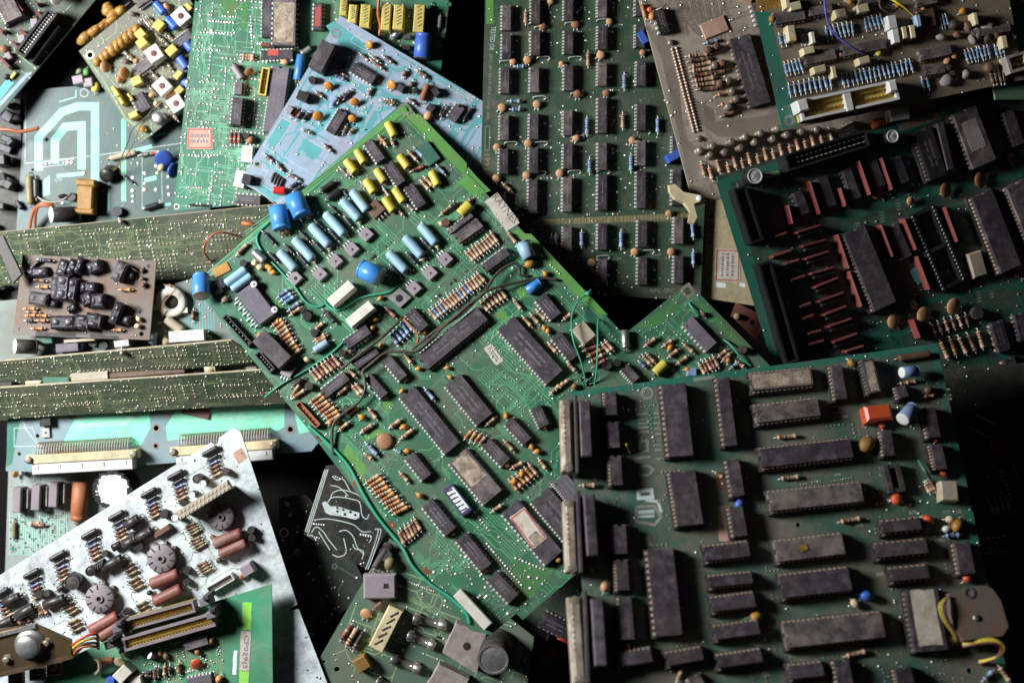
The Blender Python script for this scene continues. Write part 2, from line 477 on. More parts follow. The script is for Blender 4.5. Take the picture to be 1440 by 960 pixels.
        if lab:
            f0, f1, lm = lab[:3]
            wf = lab[3] if len(lab) > 3 else .82
            def lb():
                b = MB(); z = base + h * mm; rr = random.Random(int(L * 1e5))
                pts = []
                for (xa, ya, xb, yb) in ((f0, -1, f1, -1), (f1, -1, f1, 1), (f1, 1, f0, 1), (f0, 1, f0, -1)):
                    for k in range(5):
                        t = k / 5
                        pts.append(((xa + (xb - xa) * t - .5) * L + rr.uniform(-.35, .35) * mm, (ya + (yb - ya) * t) * W / 2 * wf + rr.uniform(-.25, .25) * mm))
                b.prism(pts, z - .02 * mm, z + .14 * mm)
                return b.mesh('paper_label', [lm])
            obj('paper_label', lb(), o)
        return o
    def dips(s, rows, **k):
        for r in rows: s.dip(*r, **k)
    # ---- axial parts
    RES = {'tan': ('tan', ['tanband', 'darkband', 'redband', 'goldband']), 'blue': ('bluer', ['blueband', 'darkband', 'tanband', 'blueband']),
           'red': ('browncap', ['darkband', 'redband', 'darkband', 'goldband']), 'dark': ('black2', ['inkgrey', 'black2', 'black2', 'black2']),
           'grn': ('olive', ['darkband', 'tanband', 'olive', 'goldband']), 'clear': ('glass', ['glass', 'darkband', 'glass', 'redband']), 'brown': ('brown', ['darkband', 'redband', 'darkband', 'goldband']),
           'white': ('paleblue', ['darkband', 'blueband', 'redband', 'paleblue']), 'orange': ('orange', ['tanband', 'darkband', 'redband', 'goldband']),
           'dkblue': ('bluegrey', ['darkband', 'blueband', 'darkband', 'tanband'])}
    def res(s, x0, y0, x1, y1, kind='tan', d=2.5, lead=1.6):
        h = d * mm + .3 * mm
        c, a, L = s.seg(x0, y0, x1, y1, h * .8); L = q(L)
        def mk_():
            b = MB(); r = d / 2 * mm; l = L / 2; z = r + .5 * mm
            e = min(.22 * L, 1.4 * mm)
            prof = [(-l, .35 * r), (-l * .98, .8 * r), (-l + e * .5, r), (-l + e, r), (-l + e * 1.15, .84 * r)]
            ms = [0, 0, 0, 0]
            x = -l + e * 1.15; span = 2 * (l - e * 1.15); bw = span / 9
            prof += [(x + bw, .84 * r), (x + 2 * bw, .84 * r), (x + 3 * bw, .84 * r), (x + 4.2 * bw, .84 * r), (x + 5.2 * bw, .84 * r), (x + 7 * bw, .84 * r), (x + 8 * bw, .84 * r), (l - e * 1.15, .84 * r), (l - e, r), (l - e * .5, r), (l * .98, .8 * r), (l, .35 * r)]
            ms += [0, 1, 0, 2, 0, 3, 4 if False else 0, 0, 0, 0, 0, 0]
            ms[2] = 1
            ms = ms[:len(prof) - 1]; ms[9] = 4
            b.lathe(prof, 10, ms, 'x', (0, 0, z))
            for sg in (-1, 1):
                b.tube([(sg * l * .9, 0, z), (sg * (l + lead * mm * .7), 0, z), (sg * (l + lead * mm), 0, z - .5 * mm), (sg * (l + lead * mm), 0, -.2 * mm)], .3 * mm, 5, 5)
            bm, bands = s.RES[kind]
            return b.mesh('resistor', [bm] + bands + ['tin'])
        return s.part('resistor', cached(('res', L, kind, d, lead), mk_), c, a)
    def resl(s, rows, kind='tan', d=2.5):
        for r in rows: s.res(*r[:4], kind=(r[4] if len(r) > 4 else kind), d=d)
    def row(s, x0, y0, x1, y1, n, dx, dy, kinds='tan', d=2.4):
        """n resistors side by side from one centre to the other, each reaching +-(dx,dy)/2"""
        ks = kinds.split()
        for i in range(n):
            t = i / max(1, n - 1); j = s.hr.uniform(-.06, .06)
            x, y = x0 + (x1 - x0) * t + dx * j, y0 + (y1 - y0) * t + dy * j
            r = s.hr.uniform(-.05, .05)
            s.res(x - dx / 2 - dy * r, y - dy / 2 + dx * r, x + dx / 2 + dy * r, y + dy / 2 - dx * r, ks[i % len(ks)], d)
    def cyl(s, x0, y0, x1, y1, d, mat='lightblue', end='alu', kind='axial', name='capacitor', lift=.4, lead=2.0, band=None, pitch=None):
        D = q(s.m(d)); h = D * .9
        c, a, L = s.seg(x0, y0, x1, y1, h * .75); L = q(L)
        def mk_():
            b = MB(); r = D / 2; l = L / 2; z = r + lift * mm
            if kind == 'axial':
                prof = [(-l, .3 * r), (-l, .82 * r), (-l * .96, .96 * r), (-l * .8, r), (-l * .72, r), (l * .55, r), (l * .62, r), (l * .8, r), (l * .96, .96 * r), (l, .82 * r), (l, .3 * r)]
                ms = [1, 0, 0, 0, 0, 2, 0, 0, 0, 1]
            else:   # electrolytic can with groove
                prof = [(-l, .25 * r), (-l, .88 * r), (-l * .97, r), (l * .7, r), (l * .76, .9 * r), (l * .82, r), (l * .97, r), (l, .86 * r), (l, .2 * r)]
                ms = [1, 1, 0, 0, 0, 0, 0, 1]
            b.lathe(prof, 18, ms, 'x', (0, 0, z))
            if kind == 'axial':
                for sg in (-1, 1):
                    e = l + lead * mm
                    b.tube([(sg * l * .9, 0, z), (sg * (e - .6 * mm), 0, z), (sg * e, 0, z - .8 * mm), (sg * e, 0, -.2 * mm)], .38 * mm, 5, 3)
            else:
                for sg in (-1, 1):
                    b.tube([(l * .9, sg * r * .35, z), (l + 1.3 * mm, sg * r * .35, z), (l + 2 * mm, sg * r * .35, z - r * .6), (l + 2 * mm, sg * r * .35, -.2 * mm)], .4 * mm, 5, 3)
            return b.mesh(name, [mat, end, band or mat, 'tindull'])
        o = s.part(name, cached(('cyl', L, D, mat, end, kind, lift, lead, band, name), mk_), c, a)
        pitch = (34 if end in ('white', 'whiteclean') and kind == 'can' else 0) if pitch is None else pitch
        if pitch:
            o.rotation_euler = (0, math.radians(pitch), a); o.location.z = L / 2 * math.sin(math.radians(pitch)) * .9
        return o
    def cyls(s, rows, d, **k):
        for r in rows: s.cyl(*r, d, **k)
    def can(s, x, y, d, h=8, mat='royal', top='alu', cross=1, tilt=None, name='capacitor'):
        c = s.L(x, y, h * mm); D = q(s.m(d))
        def mk_():
            b = MB(); r = D / 2; z = h * mm
            b.lathe([(.2 * mm, r * .92), (.6 * mm, r), (z * .12, r), (z * .16, r * .93), (z * .2, r), (z - .5 * mm, r), (z, r * .94), (z + .02 * mm, r * .8)], 20, [0, 0, 0, 0, 0, 0, 1], 'z')
            b.lathe([(z - .1 * mm, r * .82), (z + .02 * mm, r * .78), (z + .04 * mm, r * .1)], 20, 1, 'z'); b.ring(0, 0, r * .84, r * .95, z - .1 * mm, z + .4 * mm, 1, 20)
            if cross:
                for k in (0, 1): b.box(0, 0, z, r * 1.1 if k else .25 * mm, .25 * mm if k else r * 1.1, z + .1 * mm, 2)
            return b.mesh(name, [mat, top, 'tindull'])
        o = s.part(name, cached(('can', D, h, mat, top, cross, name), mk_), c, .6)
        if tilt: o.rotation_euler = (tilt[0], tilt[1], .6)
        return o
    def disc(s, x, y, d, mat='disc', ang=None, lean=None, d2=None, leads=1):
        D = q(s.m(d)); hgt = D * .35 + 1.2 * mm
        c = s.L(x, y, hgt)
        a = math.radians(ang if ang is not None else s.hr.uniform(-40, 40)); le = math.radians(lean if lean is not None else s.hr.uniform(22, 48))
        key = ('disc', D, mat, leads)
        def mk_():
            b = MB(); r = D / 2
            b.ell(0, 0, 0, r, r, 1.15 * mm, 0, 16, 8)
            if leads:
                for sg in (-1, 1): b.tube([(sg * r * .35, -r * .8, 0), (sg * r * .42, -r * 1.3, 0), (sg * r * .45, -r * 1.6, -.7 * mm), (sg * r * .45, -r * 1.65, -2.4 * mm)], .28 * mm, 5, 1)
            return b.mesh('capacitor', [mat, 'tin'])
        o = s.part('capacitor', cached(key, mk_), c, 0, D / 2 * math.sin(le) + 1.1 * mm)
        o.rotation_euler = (Matrix.Rotation(a, 3, 'Z') @ Matrix.Rotation(le, 3, 'X')).to_euler()
        return o
    def bead(s, x, y, d, mat='orangebead', el=1.25, name='capacitor'):
        D = q(s.m(d), .0002); c = s.L(x, y, D * .7)
        def mk_():
            b = MB(); r = D / 2
            b.ell(0, 0, r + .5 * mm, r * el, r, r, 0, 10, 7, None, .03)
            for sg in (-1, 1): b.tube([(sg * r * .6, 0, r), (sg * r * (el + .35), 0, r * .6), (sg * r * (el + .4), 0, -.2 * mm)], .28 * mm, 5, 1)
            return b.mesh(name, [mat, 'tin'])
        return s.part(name, cached(('bead', D, mat, el, name), mk_), c, s.hr.uniform(0, 3.1))
    def beads(s, rows, d, mat='orangebead'):
        for r in rows: s.bead(r[0], r[1], r[2] if len(r) > 2 else d, r[3] if len(r) > 3 else mat)
    def box(s, x0, y0, x1, y1, w, h=6, mat='cream', ch=.5, name='capacitor', z=0.3, top=None, fit_top=True):
        c, a, L = s.seg(x0, y0, x1, y1, (h + z) * mm if fit_top else 0); W = q(s.m(w), .0003); L = q(L, .0003)
        def mk_():
            b = MB(); b.box(0, 0, z * mm, L, W, (z + h) * mm, 0, ch * mm)
            if top: b.box(0, 0, (z + h) * mm - .02 * mm, L * .78, W * .72, (z + h) * mm + .08 * mm, 1)
            return b.mesh(name, [mat] + ([top] if top else []))
        return s.part(name, cached(('box', L, W, h, mat, ch, z, top, name), mk_), c, a)
    def to92(s, x, y, d=14, ang=None, mat='black2', h=4.5):
        D = q(s.m(d)); c = s.L(x, y, h * mm)
        def mk_():
            b = MB(); r = D / 2
            out = [(r * math.cos(t), r * math.sin(t)) for t in [math.radians(-150 + 300 * k / 10) for k in range(11)]]
            b.prism([(p[0], p[1]) for p in out], .9 * mm, h * mm, 0, .15 * mm)
            for k in (-1, 0, 1): b.box(0, k * 1.27 * mm, -.2 * mm, .5 * mm, .5 * mm, 1 * mm, 1)
            return b.mesh('transistor', [mat, 'tin'])
        return s.part('transistor', cached(('to92', D, mat, h), mk_), c, math.radians(ang if ang is not None else s.hr.uniform(0, 360)))
    def tocan(s, x, y, d=14, h=6, mat='alu', rim=1.18):
        D = q(s.m(d)); c = s.L(x, y, h * mm)
        def mk_():
            b = MB(); r = D / 2
            b.lathe([(.6 * mm, r * rim), (1.1 * mm, r * rim), (1.2 * mm, r), (h * mm - .5 * mm, r), (h * mm, r * .86), (h * mm + .02 * mm, r * .2)], 14, 0, 'z')
            for k in range(3): b.tube([(r * .5 * math.cos(k * 2.1), r * .5 * math.sin(k * 2.1), 1 * mm), (r * .5 * math.cos(k * 2.1), r * .5 * math.sin(k * 2.1), -.2 * mm)], .25 * mm, 4, 1)
            return b.mesh('transistor', [mat, 'tin'])
        return s.part('transistor', cached(('tocan', D, h, mat, rim), mk_), c, 0)
    def to220(s, x, y, dx, dy, w=46, mat='mauve', hole=1):
        """small flat power transistor: body centre, direction (dx,dy) of its leads in view space"""
        c = Vector(s.L(x, y, 3 * mm)); e = Vector(s.L(x + dx, y + dy, 3 * mm)) - c
        a = math.atan2(e.y, e.x); W = q(s.m(w))
        def mk_():
            b = MB(); l = W * .5
            out = [(-l, -l), (l, -l), (l, l), (-l, l)]
            b.box(0, 0, .8 * mm, 2 * l, 2 * l, 3.2 * mm, 0, .35 * mm)
            if hole:
                b.lathe([(3.15 * mm, l * .34), (3.24 * mm, l * .33)], 3 if hole == 2 else 12, 2, 'z', (-l * .15, 0, 0), False)
            for k in (-1, 0, 1):
                b.tube([(l * .9, k * W * .28, 1.6 * mm), (l + 2 * mm, k * W * .28, 1.6 * mm), (l + 2.7 * mm, k * W * .28, -.2 * mm)], .42 * mm, 5, 1)
            return b.mesh('transistor', [mat, 'tin', 'holedark'])
        return s.part('transistor', cached(('to220', W, mat, hole), mk_), c, a)
    def wire(s, pts, r=.55, mat='wiregreen', name='wire'):
        P = [s.L3(x, y, h * mm) for x, y, h in pts]
        b = MB(); b.tube(smooth_path(P), r * mm, 7)
        return s.part(name, b.mesh(name, [mat]), (0, 0))
    # ---- flat things on the board
    def patch(s, pts, mat, z=.05, name='copper_area'):
        P = [s.L(*p) for p in pts]
        if sum(P[i - 1][0] * P[i][1] - P[i][0] * P[i - 1][1] for i in range(len(P))) < 0: P = P[::-1]
        s.pk = getattr(s, 'pk', 0) + 1; b = MB(); b.prism(P, 0.005 * mm, (z + s.pk * .0015) * mm)
        return s.part(name, b.mesh(name, [mat]), (0, 0))
    def sticker(s, x0, y0, x1, y1, w, mat='paper', z=.12, border=None, marks=0, base=0., ink='inkgrey'):
        c, a, L = s.seg(x0, y0, x1, y1, base * mm); W = s.m(w); r = s.hr
        b = MB(); pts = []
        for (xa, ya, xb, yb) in ((-1, -1, 1, -1), (1, -1, 1, 1), (1, 1, -1, 1), (-1, 1, -1, -1)):
            for k in range(5):
                t = k / 5
                pts.append(((xa + (xb - xa) * t) * L / 2 + r.uniform(-.2, .2) * mm, (ya + (yb - ya) * t) * W / 2 + r.uniform(-.2, .2) * mm))
        b.prism(pts, .01 * mm, z * mm)
        if border:
            for sy in (-1, 1): b.box(0, sy * W * .44, z * mm, L * .92, .7 * mm, (z + .04) * mm, 1)
            for sx in (-1, 1): b.box(sx * L * .455, 0, z * mm, .7 * mm, W * .86, (z + .04) * mm, 1)
        for k in range(marks):
            y = (k + 1) / (marks + 1) * W * .8 - W * .4; x = -L * .38
            while x < L * .34:
                d = r.uniform(.6, 1.6) * mm
                b.box(x + d / 2, y, z * mm, d, W * .3 / marks, (z + .03) * mm, 2); x += d + r.uniform(.3, .8) * mm
        return s.part('sticker', b.mesh('sticker', [mat, border or 'inkred', ink]), c, a, base * mm)
    def text(s, t, x0, y0, x1, y1, hgt, mat='silk', mirror=False, z=.06, name='lettering'):
        c, a, L = s.seg(x0, y0, x1, y1, 0)
        o = s.part(name, text_mesh(name, t, mat, mirror), c, a, z * mm)
        o.scale = (L, s.m(hgt), 1)
        return o
    def outline(s, pts, w=.35, mat='silk', closed=True):
        P = [s.L(*p) for p in pts]
        if closed: P = P + [P[0]]
        s.tr.setdefault((mat, .07), MB()).strip(P, w * mm, .07 * mm)
    def circle(s, x, y, r, w=.35, mat='silk'):
        s.outline([(x + r * math.cos(t * math.pi / 8), y + r * math.sin(t * math.pi / 8)) for t in range(16)], w, mat)
    def line(s, pts, w=.5, mat='mint'):
        P = [s.L(*p) for p in pts]
        s.tr.setdefault((mat, .04), MB()).strip(P, w * mm, .04 * mm)
    def bus(s, x0, y0, x1, y1, n, dx, dy, w=.5, mat='limedull', jog=0):
        for i in range(n):
            P = [(x0 + dx * i, y0 + dy * i)]
            if jog:
                t = s.hr.uniform(.3, .7)
                P += [(x0 + (x1 - x0) * t + dx * i, y0 + (y1 - y0) * t + dy * i), (x0 + (x1 - x0) * (t + .08) + dx * (i + jog), y0 + (y1 - y0) * (t + .08) + dy * (i + jog)), (x1 + dx * (i + jog), y1 + dy * (i + jog))]
            else: P.append((x1 + dx * i, y1 + dy * i))
            s.line(P, w, mat)
    def auto(s, n, mat, w=.5, rect=None, grid=1.27, steps=7, dirs=None, bundle=1):
        """routed traces on a grid, only inside the outline"""
        r = s.hr; b = s.tr.setdefault((mat, .035), MB())
        if rect:
            P = [s.L(rect[i], rect[j]) for i, j in ((0, 1), (2, 1), (2, 3), (0, 3))]
        else: P = s.poly
        x0, x1 = min(p[0] for p in P), max(p[0] for p in P); y0, y1 = min(p[1] for p in P), max(p[1] for p in P)
        g = grid * mm; D8 = [(1, 0), (1, 1), (0, 1), (-1, 1), (-1, 0), (-1, -1), (0, -1), (1, -1)]
        for _ in range(n):
            x = round(r.uniform(x0, x1) / g) * g; y = round(r.uniform(y0, y1) / g) * g
            k = r.choice(dirs or (0, 2, 4, 6)); pts = [(x, y)]
            for st in range(r.randint(2, steps)):
                l = r.randint(2, 12) * g if k % 2 == 0 else r.randint(1, 3) * g
                nx, ny = x + D8[k][0] * l, y + D8[k][1] * l
                if not (inside((nx, ny), s.poly) and (not rect or inside((nx, ny), P))): break
                pts.append((nx, ny)); x, y = nx, ny; k = (k + r.choice((-1, 1))) % 8
            if len(pts) > 1 and inside(pts[0], s.poly):
                for j in range(r.randint(1, bundle)):
                    b.strip([(p[0] + j * .9 * mm, p[1] - j * .9 * mm) for p in pts], w * mm, .035 * mm)
                if r.random() < .7: s._pad(pts[0], .8, 'solder')
                if r.random() < .7: s._pad(pts[-1], .8, 'solder')
    def _pad(s, p, r=.85, mat='solder', hgt=.55):
        b = s.pd.setdefault(mat, MB()); rr = r * mm * s.hr.uniform(.8, 1.15)
        n = 7; a = s.hr.uniform(0, 6)
        vs = [(p[0] + rr * f * math.cos(a + 2 * math.pi * k / n), p[1] + rr * f * math.sin(a + 2 * math.pi * k / n), z * mm) for f, z in ((1, .02), (.55, hgt * .7)) for k in range(n)] + [(p[0], p[1], hgt * mm)]
        fs = [(k, (k + 1) % n, n + (k + 1) % n, n + k) for k in range(n)] + [(n + k, n + (k + 1) % n, 2 * n) for k in range(n)]
        b.add(vs, fs, 0, True)
    def pads(s, pts, r=.85, mat='solder'):
        for p in pts: s._pad(s.L(*p), r, mat)
    def padrow(s, x0, y0, x1, y1, n, r=.8, mat='solder', hgt=.55):
        for i in range(n):
            t = i / max(1, n - 1); s._pad(s.L(x0 + (x1 - x0) * t, y0 + (y1 - y0) * t), r, mat, hgt)
    def vias(s, n, rect=None, r=.7, mat='solder', grid=1.27):
        R = s.hr
        if rect: P = [s.L(rect[i], rect[j]) for i, j in ((0, 1), (2, 1), (2, 3), (0, 3))]
        else: P = s.poly
        x0, x1 = min(p[0] for p in P), max(p[0] for p in P); y0, y1 = min(p[1] for p in P), max(p[1] for p in P)
        g = grid * mm; k = 0
        while k < n:
            p = (round(R.uniform(x0, x1) / g) * g, round(R.uniform(y0, y1) / g) * g)
            k += 1
            if inside(p, s.poly) and (not rect or inside(p, P)): s._pad(p, r * R.choice((.75, 1, 1, 1.3)), mat)
    def foot(s, n, rect=None, mat='solder'):
        """rows of soldered chip legs, in pairs"""
        R = s.hr
        if rect: P = [s.L(rect[i], rect[j]) for i, j in ((0, 1), (2, 1), (2, 3), (0, 3))]
        else: P = s.poly
        x0, x1 = min(p[0] for p in P), max(p[0] for p in P); y0, y1 = min(p[1] for p in P), max(p[1] for p in P)
        for _ in range(n):
            x, y = R.uniform(x0, x1), R.uniform(y0, y1); k = R.randint(4, 9); v = R.random() < .4
            for i in range(k):
                for j in (0, 7.62 * mm):
                    p = (x + (j if v else i * 2.54 * mm), y + (i * 2.54 * mm if v else j))
                    if inside(p, s.poly) and (not rect or inside(p, P)): s._pad(p, .8, mat)
    def field(s, rect=None, cw=13., chh=11., mat='solder', tm='edge', r=.72, fill=.8, tw=.38):
        """solder side: chip footprints, single rows and loose joints cell by cell, tracks leading off them"""
        R = s.hr
        P = [s.L(rect[i], rect[j]) for i, j in ((0, 1), (2, 1), (2, 3), (0, 3))] if rect else s.poly
        x0, x1 = min(p[0] for p in P), max(p[0] for p in P); y0, y1 = min(p[1] for p in P), max(p[1] for p in P)
        ok = lambda p: inside(p, s.poly) and (not rect or inside(p, P))
        b = s.tr.setdefault((tm, .035), MB()); g = 2.54 * mm
        def pad(p):
            if not ok(p): return
            s._pad(p, r, mat)
            if R.random() < .75:
                k = R.choice(((0, 1), (0, -1), (1, 0), (-1, 0))); d = R.choice((-1, 1)); n1 = R.uniform(1, 4) * g; n2 = R.uniform(.4, 1) * g; n3 = R.uniform(0, 5) * g
                a1 = (p[0] + k[0] * n1, p[1] + k[1] * n1); a2 = (a1[0] + (k[0] + d * k[1]) * n2, a1[1] + (k[1] + d * k[0]) * n2); a3 = (a2[0] + k[0] * n3, a2[1] + k[1] * n3)
                pts = [p]
                for a_ in (a1, a2, a3):
                    if not ok(a_): break
                    pts.append(a_)
                if len(pts) > 1: b.strip(pts, tw * mm, .035 * mm)
        y = y0
        while y < y1:
            x = x0 + R.uniform(0, 3) * mm
            while x < x1:
                k = R.random()
                if k < fill * .45:
                    n = R.randint(4, 8); v = R.random() < .35
                    for i in range(n):
                        for j in (0, 3): pad((x + (j if v else i) * g * .93, y + (i if v else j) * g * .93))
                elif k < fill * .7:
                    for i in range(R.randint(4, 9)): pad((x + i * g * .6, y + R.choice((0, 0, g)) + i * .1 * mm))
                elif k < fill:
                    for i in range(R.randint(4, 9)): pad((x + R.randint(0, 5) * g * .8, y + R.randint(0, 4) * g * .8))
                x += cw * mm * R.uniform(.9, 1.5)
            y += chh * mm
    def hole_ring(s, i, k=1.6, mat='solder', z=.12):
        x, y, r = s.holes[i]; b = MB(); b.ring(x, y, r, r * k, -.3 * mm, z * mm)
        s.part('eyelet', b.mesh('eyelet', [mat]), (0, 0))
    def finish(s):
        mats = {}
        for (m, z), b in s.tr.items():
            o = s.part('lettering' if m.startswith('silk') else 'copper_trace', b.mesh('copper_trace', [m]), (0, 0)); o['kind'] = 'stuff'
        for m, b in s.pd.items():
            o = s.part('solder_joint', b.mesh('solder_joint', [m]), (0, 0)); o['kind'] = 'stuff'
        return s

# ================================================================ the surface under the pile
fm = material('floor_cloth', '100f0e', .95, 0, '161412', 30, '1c1916', .4, 20, 0, .5, .1, 0)
b = MB(); b.box(0, 0, -.02, 1.4, 1.1, 0)
fl = obj('floor', b.mesh('floor', [fm])); fl['kind'] = 'structure'; fl['label'] = 'dark dusty floor under the pile'
mk('inkgreydark', '5a5450', .7)

# ================================================================ centre: big green board
PG = pcb('green', '266248', '2f6c4e', '665e4a', .45, .4)
C = Board('large bright green board with yellow and blue capacitors, lying diagonally in the middle',
          [(568, 143), (668, 247), (664, 252), (695, 284), (878, 470), (968, 397), (1113, 545), (735, 871), (726, 862), (714, 872), (690, 892), (662, 886), (612, 830), (566, 775), (512, 706), (440, 612), (272, 401)],
          .064, PG, gx=.03, gy=-.19, ang=-45.5, ref=(620, 480), view=(260, 140, 3), holes=[(928, 42, 20), (1704, 1179, 32), (2121, 808, 15)], edge='lime')
C.V(260, 140, 3)
# copper planes along the upper edges
C.patch([(925, 22), (945, 60), (260, 590), (215, 620)], 'lime')
C.patch([(948, 62), (990, 62), (1190, 270), (1180, 330), (930, 85)], 'lime')
C.patch([(1195, 285), (1235, 330), (1290, 385), (1250, 400), (1180, 335)], 'lime')
C.V(440, 140, 3.4286)
C.patch([(700, 400), (730, 370), (820, 470), (790, 480)], 'lime'); C.patch([(990, 620), (1060, 690), (1040, 700), (960, 640)], 'lime')
C.V(560, 320, 3.4286)
C.patch([(600, 30), (640, 30), (1010, 420), (960, 420), (640, 110)], 'lime')
C.patch([(465, 410), (525, 405), (520, 440), (480, 440)], 'lime'); C.patch([(565, 300), (600, 270), (620, 330), (590, 345)], 'lime')
C.V(440, 580, 3.2)
C.patch([(155, 140), (240, 240), (225, 315), (130, 195)], 'lime'); C.patch([(225, 90), (290, 65), (320, 90), (240, 130)], 'lime')
C.patch([(900, 660), (1050, 700), (1110, 690), (930, 880), (900, 840)], 'limedull')
C.V(380, 380, 3.692)
C.patch([(580, 690), (620, 670), (645, 700), (605, 740)], 'lime'); C.patch([(30, 120), (80, 200), (60, 240), (10, 200)], 'limedull')
C.V(260, 140, 3)
for (x0, y0, x1, y1) in ((250, 560, 480, 395), (200, 640, 300, 560), (560, 440, 700, 330)): C.bus(x0, y0, x1, y1, 2, 8, 8, .5, 'tracegreen')
C.bus(60, 760, 900, 40, 2, 12, 14, .7, 'tracegreen')
C.bus(520, 800, 700, 980, 6, 9, -9, .5, 'tracegreen'); C.bus(760, 520, 900, 660, 5, 9, -9, .5, 'tracegreen'); C.bus(930, 490, 1060, 600, 6, 10, -10, .5, 'tracegreen')
C.V(560, 320, 3.4286)
C.bus(330, 480, 700, 860, 14, 10, -9, .55, 'tracegreen', 2); C.bus(520, 180, 640, 300, 8, 10, -10, .5, 'tracegreen'); C.bus(700, 300, 860, 460, 4, 10, -10, .5, 'tracegreen')
C.bus(380, 720, 560, 900, 8, 9, -9, .5, 'tracegreen', 2)
C.V(440, 580, 3.2); C.bus(700, 480, 900, 690, 10, 9, -9, .5, 'tracegreen', 1); C.bus(560, 540, 700, 690, 5, -9, 9, .5, 'tracegreen')
C.auto(320, 'tracegreen', .45, None, 1.27, 5, None, 3)
C.field(None, 15, 13, 'solder', 'tracegreen', .5, .5, .4)
C.vias(700, None, .48)
C.V(440, 580, 3.2)
C.vias(90, (520, 590, 820, 850), .75); C.padrow(785, 590, 940, 775, 16); C.padrow(770, 600, 925, 785, 16, .5); C.padrow(745, 470, 795, 530, 6); C.padrow(915, 655, 1040, 705, 9)
C.padrow(150, 215, 215, 295, 7); C.pads([(880, 905), (960, 860), (975, 740), (1012, 745), (1035, 770), (1135, 712), (980, 790)], 1.)
C.V(560, 320, 3.4286); C.vias(70, (420, 500, 760, 800), .55); C.padrow(735, 180, 780, 222, 5, .8); C.padrow(425, 545, 500, 600, 8, .5)
# mounting corners
C.V(260, 140, 3)
def sqpad(Bd, x, y, hx, hy, hole):
    """tinned square land round a corner hole"""
    c = Bd.holes[hole]; a = Vector(Bd.L(x + hx, y + hy)) - Vector(Bd.L(x, y)); bb = MB()
    s_ = a.length; ang = math.atan2(a.y, a.x); seg = 20; vs, fs = [], []
    for k in range(seg):
        t = 2 * math.pi * k / seg; co, si = math.cos(t), math.sin(t); r = s_ / max(abs(co), abs(si))
        for rr in (c[2] * 1.03, r): vs.append((c[0] + rr * math.cos(t + ang), c[1] + rr * math.sin(t + ang), .08 * mm))
    for k in range(seg): fs.append((2 * k, 2 * k + 1, (2 * k + 3) % (2 * seg), (2 * k + 2) % (2 * seg)))
    bb.add(vs, fs); Bd.part('mounting_land', bb.mesh('mounting_land', ['tindull']), (0, 0))
sqpad(C, 928, 42, -19, 15, 0)
mk('darkline', '1f4d33', .45, 0, '24553a', 60, '5d5a40', .3, 50, 0)
for pts in ([(938, 82), (1060, 205), (1172, 318)], [(930, 98), (1050, 220), (1160, 330)], [(900, 86), (600, 318), (262, 572)], [(918, 66), (620, 290), (300, 530)], [(1180, 300), (1268, 388)], [(1330, 560), (1420, 640), (1560, 790)], [(1400, 640), (1600, 850)]): C.outline(pts, .55, 'darkline', False)
# yellow capacitors
for r in [(855, 95, 885, 155), (725, 212, 757, 268), (680, 255, 718, 307), (808, 295, 842, 347), (763, 338, 797, 392), (905, 235, 942, 287), (885, 375, 922, 432), (842, 415, 879, 470), (1040, 303, 1068, 362)]:
    C.cyl(*r, 39, mat='yellow', end='olive', lead=1.2)
C.cyl(1160, 485, 1205, 440, 48, mat='yellow', end='olive', lead=1.2)
C.dips([(770, 175, 827, 257, 42, 14), (853, 268, 912, 355, 44, 14), (940, 360, 1000, 450, 44, 14)], mat='black')
C.box(1000, 190, 1055, 265, 62, 2.2, 'teal', .4)
for r in [(820, 155, 850, 195), (826, 185, 840, 170, 'orange'), (872, 170, 880, 190), (945, 220, 978, 255), (970, 205, 1003, 240, 'white'), (960, 300, 1010, 278, 'red'), (998, 345, 1030, 380), (1012, 328, 1044, 363), (1065, 280, 1095, 312, 'white'), (655, 290, 690, 325, 'clear'), (690, 305, 705, 320, 'clear'), (745, 352, 765, 372, 'clear'), (838, 375, 862, 408, 'clear'), (898, 462, 920, 488, 'clear'), (940, 445, 965, 470, 'clear'), (1100, 470, 1145, 435, 'brown')]:
    C.res(*r[:4], r[4] if len(r) > 4 else 'tan', 2.3)
C.cyl(575, 385, 628, 350, 27, mat='black2', end='black2', name='diode'); C.cyl(602, 417, 653, 382, 30, mat='black2', end='black2', name='diode')
for r in [(705, 385, 768, 468), (662, 425, 735, 505), (593, 480, 670, 568), (530, 530, 607, 615), (462, 588, 538, 672), (398, 640, 465, 716), (993, 528, 1058, 606), (928, 578, 1000, 660), (858, 643, 932, 722)]:
    C.cyl(*r, 40, mat='lightblue', end='lightblue', lead=1.8)
for (x, y) in [(735, 515), (672, 568), (608, 625), (545, 680), (1065, 618), (1003, 672)]: C.bead(x, y, 20, 'cream')
for r in [(612, 450, 645, 480), (675, 498, 705, 535), (552, 513, 585, 545), (610, 552, 645, 592), (487, 560, 523, 595), (543, 600, 582, 642), (423, 615, 455, 648), (478, 652, 512, 692), (355, 648, 388, 682), (1000, 590, 1042, 632), (938, 650, 977, 692), (868, 702, 905, 745), (1030, 548, 1050, 575), (960, 605, 980, 630), (668, 385, 690, 412), (330, 560, 378, 608)]:
    C.res(*r, 'dark', 2.2)
for (x, y, m_) in [(765, 568, 2), (705, 630, 2), (635, 680, 2), (570, 735, 2), (1100, 672, 2), (1035, 730, 2), (968, 795, 2), (465, 752, 1)]:
    C.to220(x, y, -30, -30, 47, 'mauve', m_)
C.to220(803, 462, 30, 30, 62, 'brown', 1)
C.cyl(388, 450, 408, 545, 78, mat='blue', end='blue', kind='can'); C.cyl(455, 400, 495, 488, 82, mat='blue', end='blue', kind='can')
